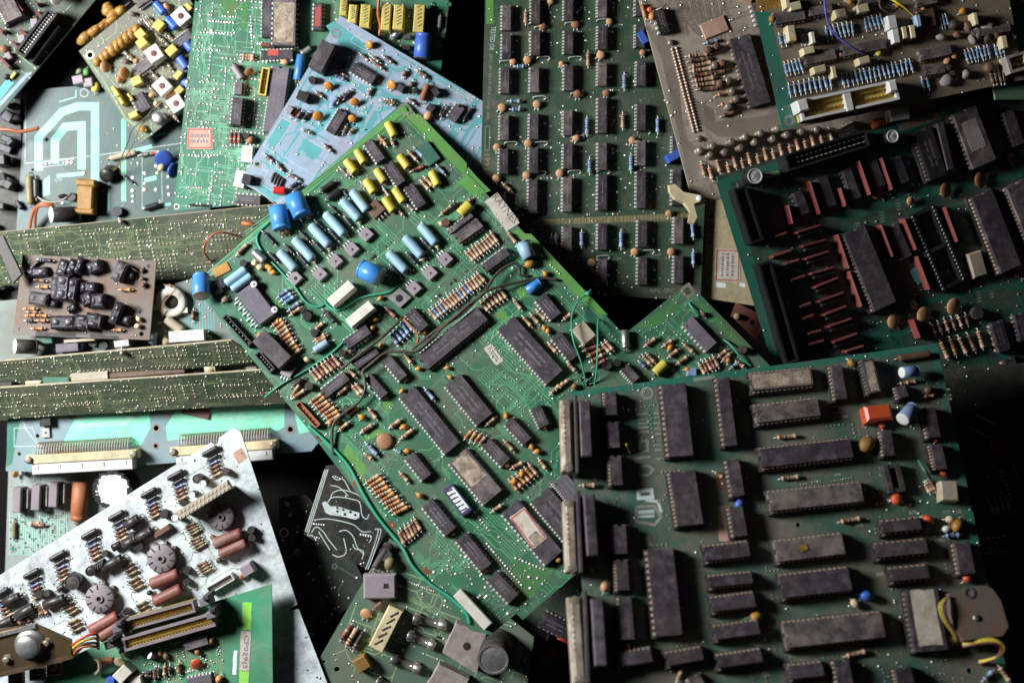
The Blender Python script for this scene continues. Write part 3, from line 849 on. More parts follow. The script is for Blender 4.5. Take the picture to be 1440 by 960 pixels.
C.cyl(78, 855, 68, 755, 72, mat='blue', end='alu', kind='can', lift=1.5, pitch=20); C.cyl(835, 755, 745, 712, 84, mat='blue', end='alu', kind='can', pitch=10)
for (x, y) in [(435, 555), (418, 562), (508, 495), (520, 490)]: C.bead(x, y, 18, 'wax', 1.8)
C.box(612, 858, 706, 775, 46, 7.5, 'creamwhite', .5, 'filter'); C.box(690, 945, 790, 862, 46, 7.5, 'creamwhite', .5, 'filter')
bb = MB()
P = [C.L(905 + dx, 837 + dy, 2 * mm) for dx, dy in ((-48, -2), (0, -44), (50, -2), (0, 42))]
bb.prism(P, 1.2 * mm, 2 * mm); cc = C.L(905, 838, 2 * mm)
bb.lathe([(1.9 * mm, 2.3 * mm), (2.15 * mm, 2.1 * mm)], 16, 1, 'z', (cc[0], cc[1], 0), False)
bb.lathe([(0, .6 * mm), (1.3 * mm, .6 * mm)], 8, 0, 'z', (cc[0], cc[1], 0))
C.part('mounting_bracket', bb.mesh('mounting_bracket', ['alu', 'holedark']), (0, 0))
for v, pts in (((260, 140, 3), [(355, 520, .6), (312, 560, .8), (305, 600, 1), (330, 645, 1), (385, 705, 1), (460, 785, 1), (505, 848, 1), (545, 872, 1), (575, 872, 1), (592, 858, .4)]),
               ((260, 140, 3), [(592, 858, .4), (620, 882, .8), (655, 885, 1), (740, 836, 1), (850, 815, 1), (880, 800, 1), (905, 778, .4)])):
    C.V(*v); C.wire(pts, .62)
C.res(222, 650, 262, 608); C.cyl(290, 640, 335, 682, 36, mat='alu', end='alu'); C.box(120, 735, 185, 700, 42, .5, 'wax', .1, 'crystal_seat')
C.beads([(360, 715, 26), (372, 728, 22), (350, 705, 22)], 24); C.beads([(295, 688, 24, 'cream'), (318, 705, 26, 'cream')], 24)
C.V(440, 140, 3.4286)
C.cyl(1045, 762, 1008, 688, 68, mat='lightblue', end='blue', kind='can')
C.dips([(690, 675, 808, 590, 50, 14), (652, 640, 768, 552, 26, 14)], mat='blackdusty')
C.resl([(620, 550, 668, 512), (648, 530, 690, 500, 'dark'), (945, 645, 980, 690), (735, 500, 760, 480)]); C.to92(640, 590, 45, mat='brown'); C.bead(620, 598, 26, 'tan'); C.bead(1045, 790, 42, 'wax', 1.4)
C.sticker(860, 470, 965, 615, 78, 'paper', .15); C.text('RAYNES', 876, 462, 980, 590, 36, 'inkgreydark', z=.19)
for x, y in ((372, 693), (358, 706), (298, 757), (283, 770), (685, 873), (670, 888), (612, 945), (596, 955), (742, 828), (520, 780)): C._pad(C.L(x, y), 1.3, 'holedark', .06)
# motor driver chip and the left corner
C.V(260, 360, 6)
C.box(505, 268, 700, 532, 168, 4.2, 'greychip', .5, 'power_chip')
bb = MB()
for i in range(11):
    t = i / 10; p0 = Vector(C.L(452 + 168 * t, 345 + 232 * t, 2.5 * mm)); d = (Vector(C.L(425, 360)) - Vector(C.L(455, 340))).normalized()
    k = 3.2 * mm if i % 2 else 1.6 * mm
    bb.tube([(*p0, 2 * mm), (*(p0 + d * k), 2 * mm), (*(p0 + d * (k + .8 * mm)), 1 * mm), (*(p0 + d * (k + .9 * mm)), -.2 * mm)], .5 * mm, 5)
C.part('pins', bb.mesh('pins', ['tin']), (0, 0))['kind'] = 'stuff'
for x, y in ((583, 238), (757, 452)):
    p = C.L(x, y, 4.8 * mm); bb = MB(); bb.lathe([(3 * mm, 2.9 * mm), (4.4 * mm, 2.9 * mm)], 16, 1, 'z'); bb.lathe([(4.4 * mm, 2.0 * mm), (4.9 * mm, 1.9 * mm), (5.1 * mm, 1.5 * mm), (5.1 * mm, .2 * mm)], 16, 0, 'z'); bb.lathe([(5.05 * mm, .75 * mm), (5.2 * mm, .7 * mm)], 6, 2, 'z', (0, 0, 0), False)
    C.part('screw', bb.mesh('screw', ['tin', 'cleanblack', 'charcoal']), p)
for j, (x0, y0, x1, y1) in enumerate([(595, 320, 625, 345), (545, 345, 650, 440), (560, 385, 670, 475), (545, 405, 600, 460)]):
    o = C.sticker(x0, y0, x1, y1, 16, 'greychip', .02, None, 1, 4.52)
C.cyl(345, 232, 512, 108, 74, mat='lightblue', end='lightblue', lead=.8); C.cyl(398, 285, 560, 165, 68, mat='lightblue', end='lightblue', lead=.8, lift=.8)
def slot(Bd, x0, y0, x1, y1, w, h, n, mat='black2', wall='black2', pin='tin', name='connector', wl=1., rows=1, pw=.9, fl=2.):
    """open box header: floor, four walls, contacts inside"""
    c, a, L = Bd.seg(x0, y0, x1, y1, h * mm); W = Bd.m(w); bb = MB(); k = wl * mm
    bb.box(0, 0, .2 * mm, L, W, fl * mm)
    for sy in (-1, 1): bb.box(0, sy * (W / 2 - k / 2), 2 * mm, L, k, h * mm, 1)
    for sx in (-1, 1): bb.box(sx * (L / 2 - k / 2), 0, 2 * mm, k, W - 2 * k, h * mm, 1)
    o = Bd.part(name, bb.mesh(name, [mat, wall]), c, a)
    pb = MB()
    for i in range(n):
        for r_ in range(rows):
            y = (r_ - (rows - 1) / 2) * W * .3
            pb.box(-L / 2 + L * (i + .7) / (n + .4), y, (fl - .2) * mm, min(pw * mm, L / n * .5), min(.7, pw) * mm, (h - 1.5) * mm)
    p = obj('pins', pb.mesh('pins', [pin]), o); p['kind'] = 'stuff'
    return o
slot(C, 330, 505, 548, 748, 50, 5, 8, 'cleanblack', 'black2', wl=.7, pw=.5)
C.box(620, 668, 850, 900, 150, 9, 'black', .5, 'relay'); slot(C, 608, 815, 735, 965, 56, 6, 7, 'cleanblack', 'black', wl=.6, pw=.45)
C.row(785, 555, 935, 810, 9, 78, -58, 'tan orange tan', 2.5)
C.resl([(785, 345, 872, 280, 'dkblue'), (812, 372, 900, 312, 'blue'), (840, 395, 922, 338, 'blue'), (880, 452, 962, 392, 'dkblue'), (895, 490, 975, 435), (1105, 612, 1165, 562), (1098, 708, 1180, 655), (1115, 725, 1190, 675, 'orange')])
C.to92(1030, 505, 80, 45); C.to92(985, 455, 55); C.to92(1090, 645, 70)
C.cyl(1090, 800, 1205, 722, 68, mat='paleblue', end='bluer', lead=1.6, band='bluegrey')
C.beads([(292, 292, 48, 'beige'), (335, 362, 50, 'cream'), (1028, 872, 48, 'cream'), (630, 662, 40, 'orangebead'), (585, 58, 46, 'cream'), (628, 98, 46, 'cream')], 48)
C.to92(305, 235, 80); C.to92(492, 60, 70)
C.V(380, 380, 3.692)
C.dips([(388, 388, 510, 302, 54, 14), (432, 498, 552, 408, 52, 14), (275, 640, 395, 545, 54, 14), (600, 452, 692, 562, 52, 14), (500, 545, 592, 652, 48, 14)], mat='black')
C.dip(720, 210, 800, 303, 58, 14, 'black')
C.dip(786, 482, 1102, 220, 92, 40, 'black'); C.dip(705, 625, 947, 925, 98, 40, 'black'); C.dip(945, 566, 1113, 774, 100, 28, 'black')
C.sticker(1128, 392, 1192, 482, 46, 'paper', .2, None, 2)
C.row(848, 232, 1098, 38, 17, 36, 46, 'tan blue tan blue tan tan tan tan', 2.4); C.row(1112, 185, 1208, 118, 6, 36, 46, 'tan', 2.4)
C.row(640, 352, 722, 288, 5, 40, 52, 'dkblue blue', 2.4); C.row(228, 548, 342, 468, 7, 38, 48, 'tan tan red', 2.4); C.row(240, 660, 335, 765, 7, 60, -42, 'tan orange', 2.4)
C.res(605, 200, 650, 242, 'red'); C.res(275, 208, 335, 268, 'dark', 3); C.res(420, 420, 375, 450); C.to92(372, 428, 42)
W1 = [(330, 955, 1), (320, 880, 2), (330, 795, 3), (390, 735, 4), (455, 688, 4), (492, 620, 5), (490, 560, 6), (480, 525, 6), (520, 488, 6), (600, 428, 6), (690, 422, 6), (755, 422, 6), (850, 345, 6), (900, 292, 6), (1000, 222, 6), (1060, 162, 6), (1120, 110, 6), (1200, 82, 5), (1290, 62, 3), (1400, 40, 2), (1490, 50, 1.5)]
C.wire(W1, .85, 'wireblack'); C.wire([(735, 412, 3), (860, 312, 5), (950, 250, 6.5), (1040, 172, 6.5), (1100, 130, 6), (1150, 52, 5), (1195, 0, 5), (1260, -35, 4), (1290, -20, 3), (1300, 25, 2), (1340, 28, 1)], .85, 'wireblack')
C.wire([(365, 515, 4), (450, 445, 6), (540, 380, 6), (620, 312, 5), (690, 242, 3)], .8, 'wireblack'); C.wire([(690, 250, 3), (740, 300, 5), (770, 340, 5), (760, 380, 3)], .7, 'rust')
C.wire([(-30, 660, 1), (60, 590, 1), (150, 540, 1), (230, 490, 1), (330, 420, 1), (410, 340, 1)], .6)
C.resl([(398, 752, 450, 708), (515, 722, 550, 768), (478, 838, 530, 800), (628, 812, 675, 775), (698, 862, 740, 825), (353, 642, 397, 605), (428, 600, 465, 645), (445, 590, 482, 635), (408, 515, 442, 550), (360, 828, 405, 790), (700, 438, 732, 482), (805, 615, 850, 670, 'white'), (120, 660, 180, 620), (110, 655, 150, 590), (500, 900, 545, 950, 'white'), (1125, 800, 1165, 765)])
C.beads([(475, 762), (690, 810), (770, 510), (575, 390), (530, 300), (700, 565), (590, 660), (920, 505), (935, 555), (685, 625), (800, 325), (545, 255), (572, 145), (40, 265), (345, 785), (310, 790)], 24)
C.disc(590, 882, 86, 'discbrown', 20, 5, leads=0); C.to92(395, 715, 36); C.to92(200, 600, 46); C.cyl(120, 600, 165, 565, 30, mat='black2', end='black2', name='diode')
slot(C, 140, 688, 248, 808, 32, 4, 6, 'rust', 'rust', 'gold', wl=.6); C.to220(90, 520, -20, 40, 62, 'mauve', 2)
C.sticker(240, 865, 285, 875, 22, 'rustpatch', .08)
C.V(560, 320, 3.4286)
C.row(345, 138, 466, 50, 9, 34, 44, 'tan', 2.4); C.dip(412, 198, 528, 110, 48, 14); C.cyl(622, 305, 684, 262, 46, mat='blue', end='alu', kind='can')
C.dip(518, 458, 755, 722, 104, 40, 'black', lab=None); C.dip(720, 328, 762, 430, 56, 14) if False else C.dip(683, 330, 762, 430, 58, 14); C.dip(760, 515, 848, 630, 54, 14)
C.box(867, 470, 928, 542, 76, 4.5, 'beige', .6, 'crystal')
C.row(625, 455, 690, 420, 3, 34, 42, 'tan', 2.4); C.resl([(560, 350, 592, 392), (728, 560, 762, 598), (820, 655, 855, 690), (800, 440, 832, 415), (985, 560, 1020, 600), (1002, 548, 1036, 588)])
C.row(918, 555, 975, 650, 5, 58, -28, 'tan red orange', 2.4); C.row(755, 780, 800, 750, 3, 42, -38, 'tan', 2.3); C.beads([(705, 485), (722, 498), (710, 222), (1205, 790), (850, 765, 30, 'discbrown')], 26)
C.to92(1008, 662, 48, 60); C.to92(1055, 650, 40, 60)
C.wire([(930, 300, .5), (912, 318, 2), (872, 350, 4), (845, 400, 6), (835, 455, 8), (845, 545, 9), (880, 640, 7), (900, 720, 3), (908, 775, -2)], .5); C.wire([(968, 440, .5), (962, 470, 5), (962, 560, 9), (957, 680, 6), (945, 765, -1)], .5); C.bead(915, 318, 26, 'wiregreen')
C.V(440, 580, 3.2)
C.dips([(432, 190, 513, 292, 54, 14), (878, 35, 965, 130, 48, 14), (1000, -30, 1042, 62, 50, 14), (776, 130, 868, 226, 54, 14), (512, 402, 620, 536, 62, 16), (665, 555, 780, 698, 60, 20), (803, 732, 903, 838, 60, 14)], mat='black')
C.dip(650, 190, 810, 383, 104, 28, 'blackdusty', lab=(.05, .62, 'paperdirty', .8)); C.dip(885, 420, 1086, 656, 96, 28, 'black', mark=0)
C.sticker(918, 448, 1022, 588, 78, 'paper', .15, 'inkred', 0, 4.55); C.sticker(985, 545, 1020, 585, 45, 'paperdirty', .2, None, 0, 4.6)
C.dip(1020, 367, 1170, 545, 104, 28, 'black'); C.dip(1105, 290, 1190, 395, 78, 24, 'greychip')
C.box(605, 332, 697, 452, 52, 5, 'purple', .3, 'switch_block', top='whiteclean')
for i in range(7): C.sticker(598 + i * 13, 358 + i * 17, 628 + i * 13, 343 + i * 17, 7, 'ink', .05, None, 0, 5.4)
C.outline([(525, 385), (545, 370), (650, 495), (635, 510)], .4, 'silkdull')
C.row(268, 298, 395, 440, 10, 62, -36, 'tan orange', 2.4); C.row(398, 562, 472, 505, 6, 26, 50, 'tan red tan', 2.4)
C.resl([(222, 82, 268, 55), (350, 62, 385, 38), (400, 112, 440, 82), (395, 272, 427, 308), (238, 188, 265, 208), (255, 150, 290, 190, 'white'), (865, 130, 900, 168), (898, 248, 945, 222), (1020, 212, 1048, 252), (810, 442, 850, 415), (395, 180, 375, 170, 'white')])
C.row(700, 98, 765, 122, 4, 26, -34, 'orange tan', 2.3); C.row(905, 330, 990, 255, 6, 34, 40, 'orange tan', 2.3)
C.beads([(220, 20), (480, 372), (985, 155), (1010, 175), (770, 708), (1105, 662), (410, 65), (425, 172), (870, 15), (1040, 62), (870, 235), (905, 310), (940, 275)], 25)
C.box(648, 808, 790, 962, 46, 7, 'creamwhite', .4, 'connector'); C.line([(658, 800), (800, 955)], .4, 'silkdull')
C.wire([(-20, 60, 1), (60, 130, 1.2), (160, 238, 1.2), (230, 370, 1.2), (300, 480, 1.2), (400, 600, 1.2), (450, 690, 1.2), (530, 770, 1.2), (620, 832, 1.4), (688, 900, 1.4), (705, 948, 1)], .85)
for x, y in ((195, 320), (355, 503), (512, 712), (35, 110)): C.sticker(x - 12, y - 14, x + 12, y + 14, 24, 'rustpatch', .08)
C.V(860, 380, 5.333)
sqpad(C, 570, 157, -38, 30, 2)
C.patch([(640, 250), (680, 240), (1060, 620), (1020, 640)], 'limedull'); C.patch([(180, 430), (470, 230), (540, 280), (300, 430)], 'limedull')
C.dip(565, 372, 752, 575, 100, 16, 'greychip'); C.wire([(578, 240, .6), (610, 290, 2), (650, 350, 1)], .5); C.wire([(840, 520, .5), (890, 555, 2), (940, 615, 2.5), (985, 660, 2), (1048, 720, .5)], .6)
C.to92(985, 592, 70, mat='charcoal'); C.bead(690, 328, 40, 'brown'); C.cyl(100, 450, 106, 582, 60, mat='alu', end='alu', kind='can')
C.resl([(258, 562, 330, 508), (395, 562, 455, 522), (435, 645, 498, 595), (500, 695, 570, 645), (545, 555, 612, 612), (238, 640, 292, 702), (268, 628, 322, 688), (805, 645, 865, 598), (838, 672, 892, 622), (900, 728, 945, 695, 'white'), (945, 688, 995, 722)])
C.res(215, 690, 248, 722, 'dkblue'); C.cyl(325, 772, 408, 690, 76, mat='yellow', end='olive', lead=1); C.beads([(440, 578, 40), (570, 742, 44), (875, 675, 40)], 40); C.row(680, 740, 785, 688, 5, 36, 74, 'tan red', 2.4); C.dip(92, 720, 188, 826, 68, 14, 'black'); C.to92(35, 690, 50); C.box(565, 760, 640, 760, 60, 3, 'bluegrey', .4)
C.vias(40, (250, 380, 900, 760), .5)
C.finish()

# ================================================================ dark green board with rows of chips (top middle)
B = Board('dark green board with columns of small black chips, TESTED OK printed along its edge',
          [(683, -25), (672, 405), (985, 423), (1005, -25)], .034, pcb('darkgreen', '26442f', '2f4c38', '4a4232', .4, .45), gx=-.05, ang=-88.7, view=(660, 0, 2.2326), edge='edgedark')
chips = {117: [(15, 95), (105, 185)], 112: [(210, 295)], 110: [(360, 440)], 108: [(463, 548)], 208: [(-5, 75), (95, 175)], 205: [(210, 290)], 203: [(355, 438)], 202: [(460, 545)], 200: [(560, 670)],
         312: [(-10, 65), (95, 170), (200, 285)], 310: [(345, 425), (450, 530)], 308: [(555, 665), (710, 790)], 418: [(-20, 55), (80, 155), (195, 270), (305, 418), (445, 535), (545, 660), (700, 785), (810, 900)],
         537: [(-35, 50), (75, 150)], 540: [(190, 270), (325, 410), (440, 520), (535, 655)], 544: [(690, 775), (805, 895)], 652: [(425, 500), (530, 645)], 658: [(680, 765), (800, 890)], 100: [(600, 690)]}
for x, ys in chips.items():
    for y0, y1 in ys:
        B.dip(x + .5, y0, x - 1, y1, 27, 16 if y1 - y0 < 95 else 20, B.hr.choice(('black', 'black', 'blackdusty')))
for i, (x, y, d) in enumerate([(137, 193, 22), (183, 188, 27), (230, 82, 25), (333, 75, 28), (440, 67, 22), (413, 172, 27), (340, 295, 28), (103, 337, 27), (213, 327, 27), (88, 462, 27), (185, 450, 28), (335, 433, 25), (513, 440, 25), (85, 560, 27), (180, 550, 27), (285, 543, 28), (385, 825, 29), (520, 790, 27), (635, 790, 27), (628, 670, 25), (290, 200, 19), (545, 165, 21), (430, 292, 24), (255, 3, 22)]):
    B.disc(x, y, d, 'discbrown' if i in (2, 3, 6, 22) else 'disc', 75 + B.hr.uniform(-25, 25), B.hr.uniform(8, 30))
for x, y in [(95, 200), (205, 92), (300, 80), (400, 70), (200, 312), (110, 455), (318, 300), (205, 455), (320, 435), (528, 420), (200, 548), (310, 545), (400, 545), (400, 812), (540, 795), (212, 188), (312, 188)]:
    B.wire([(x, y, .3), (x + 4, y - 8, 1.6), (x + 34, y - 10, 1.8), (x + 40, y - 4, 1.2), (x + 34, y + 2, .3)], .22, 'tin', 'jumper')
B.resl([(128, 317, 160, 317), (134, 343, 162, 343), (370, 372, 370, 420), (487, 235, 487, 277), (592, 372, 592, 415), (378, 500, 378, 542), (508, 488, 508, 536), (353, 728, 353, 772), (477, 728, 477, 776), (272, 740, 272, 772), (258, 742, 258, 768), (150, 208, 172, 208), (704, 790, 704, 830), (700, 705, 704, 745)], 'blue', 2.6)
B.resl([(373, 166, 373, 206), (177, 36, 177, 72), (482, 358, 482, 402), (108, 578, 130, 598)], 'tan', 2.4)
B.box(535, 100, 556, 135, 22, 5, 'royal', .3); B.box(622, 500, 660, 480, 26, 7, 'royal', .3)
B.patch([(52, -20), (75, -20), (76, 75), (52, 76)], 'lime')
B.patch([(200, 690), (700, 668), (700, 690), (200, 708)], 'olive', .03); B.patch([(90, 440), (640, 425), (640, 440), (90, 455)], 'limedull', .03) if False else None
for k in range(60): B.line([(85 + k * 10.3, -20), (80 + k * 10.3 + B.hr.uniform(-3, 3), 900)], .35, 'dgtrace')
B.auto(160, 'dgtrace', .4, None, 1.27, 5, None, 2)
B.vias(420, (90, 0, 700, 900), .5)
B.text('TESTED OK', 76, 84, 70, 160, 15, 'silk'); B.text('EPC-SPC001/F-SO6 Comp. side', 66, 172, 58, 378, 13, 'silkdull'); B.text('1993', 56, 485, 54, 535, 17, 'silkgold')
B.outline([(50, 397), (64, 397), (63, 472), (49, 472)], .4, 'silkdull'); B.text('APC-SPC', 565, 911, 645, 913, 13, 'silkdull')
for t, x, y in (('C9', 233, 194), ('C15', 335, 190), ('C9', 230, 308), ('C10', 232, 441), ('C11', 228, 551), ('C20', 336, 549), ('C23', 448, 541), ('C17', 512, 423), ('C21', 610, 418), ('C24', 450, 811), ('C26', 575, 797)):
    B.text(t, x, y, x + 9 * len(t), y, 9, 'silkdull')
B.finish()

# ================================================================ bluish board
B = Board('pale blue-grey board with orange disc capacitors, tucked under the middle green board',
          [(478, 22), (720, 167), (580, 399), (337, 255)], .035, pcb('blue', '9aa9bc', '90a2b4', '97909c', .45, .4, 40, .6), ang=-31, view=(240, 0, 3), holes=[(698, 142, 13), (365, 692, 10)], edge='paleblue')
B.hole_ring(0, 1.6); B.hole_ring(1, 1.7)
B.patch([(560, 585), (640, 630), (610, 680), (535, 640)], 'tealcopper'); B.patch([(655, 110), (690, 90), (800, 170), (740, 230)], 'tealcopper', .04)
B.patch([(470, 500), (505, 520), (440, 620), (402, 600)], 'tealcopper'); B.patch([(380, 770), (470, 820), (440, 850), (360, 800)], 'tealcopper'); B.patch([(770, 160), (830, 190), (815, 215), (760, 185)], 'tealcopper', .06)
B.auto(120, 'tealcopper', .9, None, 2.0, 5, None, 2); B.vias(60, None, .5)
for o_ in ([(470, 495), (512, 520), (432, 642), (392, 618)], [(550, 568), (667, 640), (605, 742), (480, 665)], [(795, 470), (838, 492), (815, 545), (780, 560)], [(390, 715), (412, 728), (385, 775), (360, 762)], [(758, 175), (775, 150), (835, 185), (820, 212)], [(850, 195), (875, 208), (862, 240), (835, 225)], [(865, 440), (890, 450), (880, 468), (858, 458)], [(350, 790), (370, 770), (480, 835), (445, 865)], [(1050, 110 + 330), (1100, 470), (1085, 500), (1040, 470)]):
    B.outline(o_, .3)
for x, y, r in ((1020, 273, 18), (1000, 341, 16), (1062, 432, 16), (437, 700, 16), (490, 713, 16)): B.circle(x, y, r, .3)
B.box(667, 180, 608, 292, 62, 12, 'black', .4, 'relay'); B.dip(763, 280, 858, 338, 44, 14, 'black'); B.dip(728, 465, 671, 560, 42, 14, 'black')
for x, y, d, a in [(838, 188, 36, -20), (665, 362, 38, 30), (932, 358, 42, -10), (775, 430, 40, 40), (622, 490, 46, 60), (765, 500, 36, 20)]: B.disc(x, y, d, 'orangebead', a, 40)
B.to92(596, 336, 34); B.box(535, 395, 580, 415, 40, 6, 'black2', .5, 'transistor'); B.box(488, 455, 512, 470, 28, 4, 'mauve', .3, 'transistor'); B.box(958, 362, 982, 378, 26, 6, 'black', .3, 'transistor')
B.resl([(748, 250, 722, 292, 'dark'), (800, 228, 835, 258), (845, 252, 895, 292), (850, 240, 880, 262), (898, 238, 935, 266), (848, 370, 832, 402), (615, 390, 640, 410), (550, 472, 530, 500, 'brown'), (580, 475, 560, 505, 'dark'), (992, 300, 984, 322, 'brown'), (742, 530, 728, 560), (648, 612, 678, 640), (770, 545, 755, 560), (530, 465, 510, 490, 'red'), (400, 655, 432, 685), (497, 735, 540, 758), (450, 690, 472, 722), (560, 548, 590, 562), (1045, 300, 1080, 325), (1020, 345, 1010, 372, 'brown'), (890, 425, 940, 445), (700, 300, 735, 318), (602, 290, 632, 305, 'brown')], 'clear', 2.3)
B.resl([(698, 318, 732, 336), (706, 408, 676, 446), (735, 395, 708, 428, 'dark'), (757, 382, 732, 415, 'dark')], 'dkblue', 2.6)
B.V(460, 0, 6); B.cyl(848, 715, 802, 842, 58, mat='rust', end='brown', name='coil'); B.disc(745, 765, 78, 'black2', 10, 60); B.box(895, 745, 935, 800, 50, 5, 'black2', .3, 'transistor'); B.box(850, 890, 900, 930, 60, 5, 'black2', .3, 'transistor')
B.outline([(1075, 860), (1130, 890), (1080, 960), (1015, 960)], .3); B.text('20502', 1085, 765, 1240, 838, 40, 'silk', True); B.resl([(755, 600, 835, 660), (690, 840, 740, 880), (560, 850, 500, 840), (580, 870, 520, 860, 'grn'), (665, 600, 640, 640, 'brown'), (985, 900, 960, 950, 'dark')], 'clear')
B.V(440, 140, 3.4286); B.dip(712, 30, 665, 98, 48, 8, 'black'); B.bead(556, 78, 42, 'disc'); B.res(650, 30, 620, 85, 'dark'); B.res(760, 40, 730, 95, 'dark')
B.V(240, 0, 3); B.cyl(432, 803, 484, 803, 33, mat='redled', end='redled', name='lamp', lead=.6); B.box(302, 752, 340, 760, 42, 5, 'black2', .4, 'trimmer')
for k in range(4): B.cyl(437 + k * 12, 732 + k * 8, 424 + k * 12, 764 + k * 8, 11, mat='black2', end='alu', name='diode', lead=.6)
B.resl([(505, 790, 535, 770, 'dark'), (520, 805, 550, 785, 'dark')])
ux, uy = .858, .514
for k in range(70):
    x, y = B.hr.uniform(330, 1280), B.hr.uniform(40, 860); w_, h_ = B.hr.choice(((11, 4), (8, 5), (16, 6), (5, 10)))
    P_ = [(x + ux * i * w_ - uy * j * h_, y + uy * i * w_ + ux * j * h_) for i, j in ((-1, -1), (1, -1), (1, 1), (-1, 1))]
    if all(inside(B.L(*p), B.poly) for p in P_): B.outline(P_, .25)
B.finish()

# ================================================================ green board, vias left, chips and cream sockets right
PG9 = pcb('viagreen', '2a7052', '317658', '5d6450', .3, .42)
B = Board('long green board full of tin dots with a pink sticker and cream pin sockets',
          [(277, -25), (244, 297), (600, 262), (634, -25)], .027, PG9, ang=-6, view=(240, 0, 3), holes=[(1175, 6 + 13, 9), (25, 872, 8), (112, 2, 7)], edge='edge')
B.hole_ring(1, 1.5)
B.field((30, 0, 420, 880), 12, 10.5, 'solder', 'tracemint', .85, .9); B.auto(60, 'tracemint', .4, (30, 0, 420, 880), 1.27, 7, None, 3); B.vias(60, (30, 0, 420, 880), 1.0); B.padrow(85, 865, 170, 870, 8, 1.0, 'holedark', .05); B.padrow(80, 655, 200, 657, 10, .9); B.padrow(170, 90, 265, 95, 9, .9); B.padrow(130, 138, 270, 140, 12, .9); B.padrow(340, 70, 345, 200, 11, .9); B.padrow(355, 420, 345, 520, 9, .8); B.padrow(378, 420, 365, 530, 9, .8)
B.patch([(215, -10), (285, -10), (282, 55), (265, 68), (225, 62), (212, 45)], 'limedull'); B.patch([(295, 0), (330, 0), (318, 130), (296, 130)], 'limedull')
B.sticker(70, 585, 177, 585, 88, 'paperpink', .2, 'inkred', 2); B.sticker(225, 35, 275, 35, 40, 'rustpatch', .07) if False else None
B.dip(408, -30, 404, 158, 44, 24, 'black'); B.dip(482, -60, 476, 192, 98, 24, 'blackdusty', sock=1, lab=(.28, .95, 'paperdirty', .85)); B.dip(622, 10, 618, 128, 34, 14, 'black', mark=0); B.sticker(623, 30, 619, 110, 24, 'inkred', .08, None, 0, 4.55)
B.dip(378, 232, 516, 228, 40, 18, 'black', mark=0); B.sticker(410, 222, 455, 222, 26, 'inkred', .08, None, 0, 4.55); B.box(382, 190, 420, 190, 18, 4, 'bakelite', .3, 'resistor_network'); slot(B, 402, 285, 384, 402, 34, 6, 9, 'yellowbox', 'yellowbox', 'gold', wl=.8)
B.dip(465, 280, 425, 560, 72, 40, 'greychip'); B.dip(283, 412, 272, 526, 44, 14, 'black', sock=1); B.dip(286, 345, 282, 400, 32, 8, 'greychip'); B.cyl(266, 278, 300, 332, 30, mat='mauve', end='alu'); B.disc(332, 305, 42, 'discbrown', 30, 60); B.bead(483, 262, 28, 'disc')
B.resl([(303, 232, 352, 236), (303, 245, 352, 250), (255, 558, 252, 606, 'red'), (272, 558, 269, 606, 'red'), (290, 558, 287, 606, 'red')]); B.to92(317, 572, 28); B.bead(337, 590, 32, 'discbrown'); B.box(325, 614, 319, 684, 44, 7, 'whiteclean', .3, top='paper'); B.box(300, 720, 285, 790, 46, 7, 'white', .3); B.dip(275, 838, 378, 845, 38, 12, 'black')
B.cyl(552, 232, 535, 338, 40, mat='blue', end='alu', kind='can'); B.cyl(590, 200, 552, 228, 26, mat='alu', end='alu')
B.V(460, 0, 6)
for x, y0, y1, w_ in [(140, -30, 130, 62), (215, 40, 190, 68), (322, 38, 232, 84), (497, 30, 255, 76), (602, 40, 250, 84), (776, 38, 272, 90)]:
    B.box(x + 8, y0, x - 8, y1, w_, 9, 'yellowbox', .5, 'pin_socket')
    for k in range(6): B.sticker(x - 12, y0 + 28 + k * (y1 - y0 - 40) / 6, x + 22, y0 + 8 + k * (y1 - y0 - 40) / 6, 7, 'ink', .05, None, 0, 9.32)
B.wire([(440, -30, 12), (432, 60, 10), (432, 130, 8), (448, 220, 5), (440, 310, 3)], .9, 'wireorange')
B.cyl(800, 495, 818, 285, 140, mat='royal', end='alu', kind='can', lift=1, band=None); B.cyl(882, 50, 868, 205, 38, mat='black2', end='black2', name='diode'); B.cyl(955, 135, 944, 238, 36, mat='mauve', end='alu'); B.cyl(618, 255, 555, 315, 50, mat='alu', end='alu', kind='can')
B.box(650, 310, 705, 312, 40, 3, 'black', .3, 'diode'); B.box(640, 400, 700, 402, 45, 3, 'black2', .3, 'diode'); B.circle(940, 290, 12, .3); B.circle(910, 290, 12, .3); B.auto(60, 'edge', .4, (30, 0, 1000, 400), 1.27, 5); B.text('12', 880, 30, 910, 30, 24, 'silkdull') if False else None
B.outline([(905, 110), (1010, 110), (1000, 270), (895, 270)], .3, 'silkdull'); B.finish()

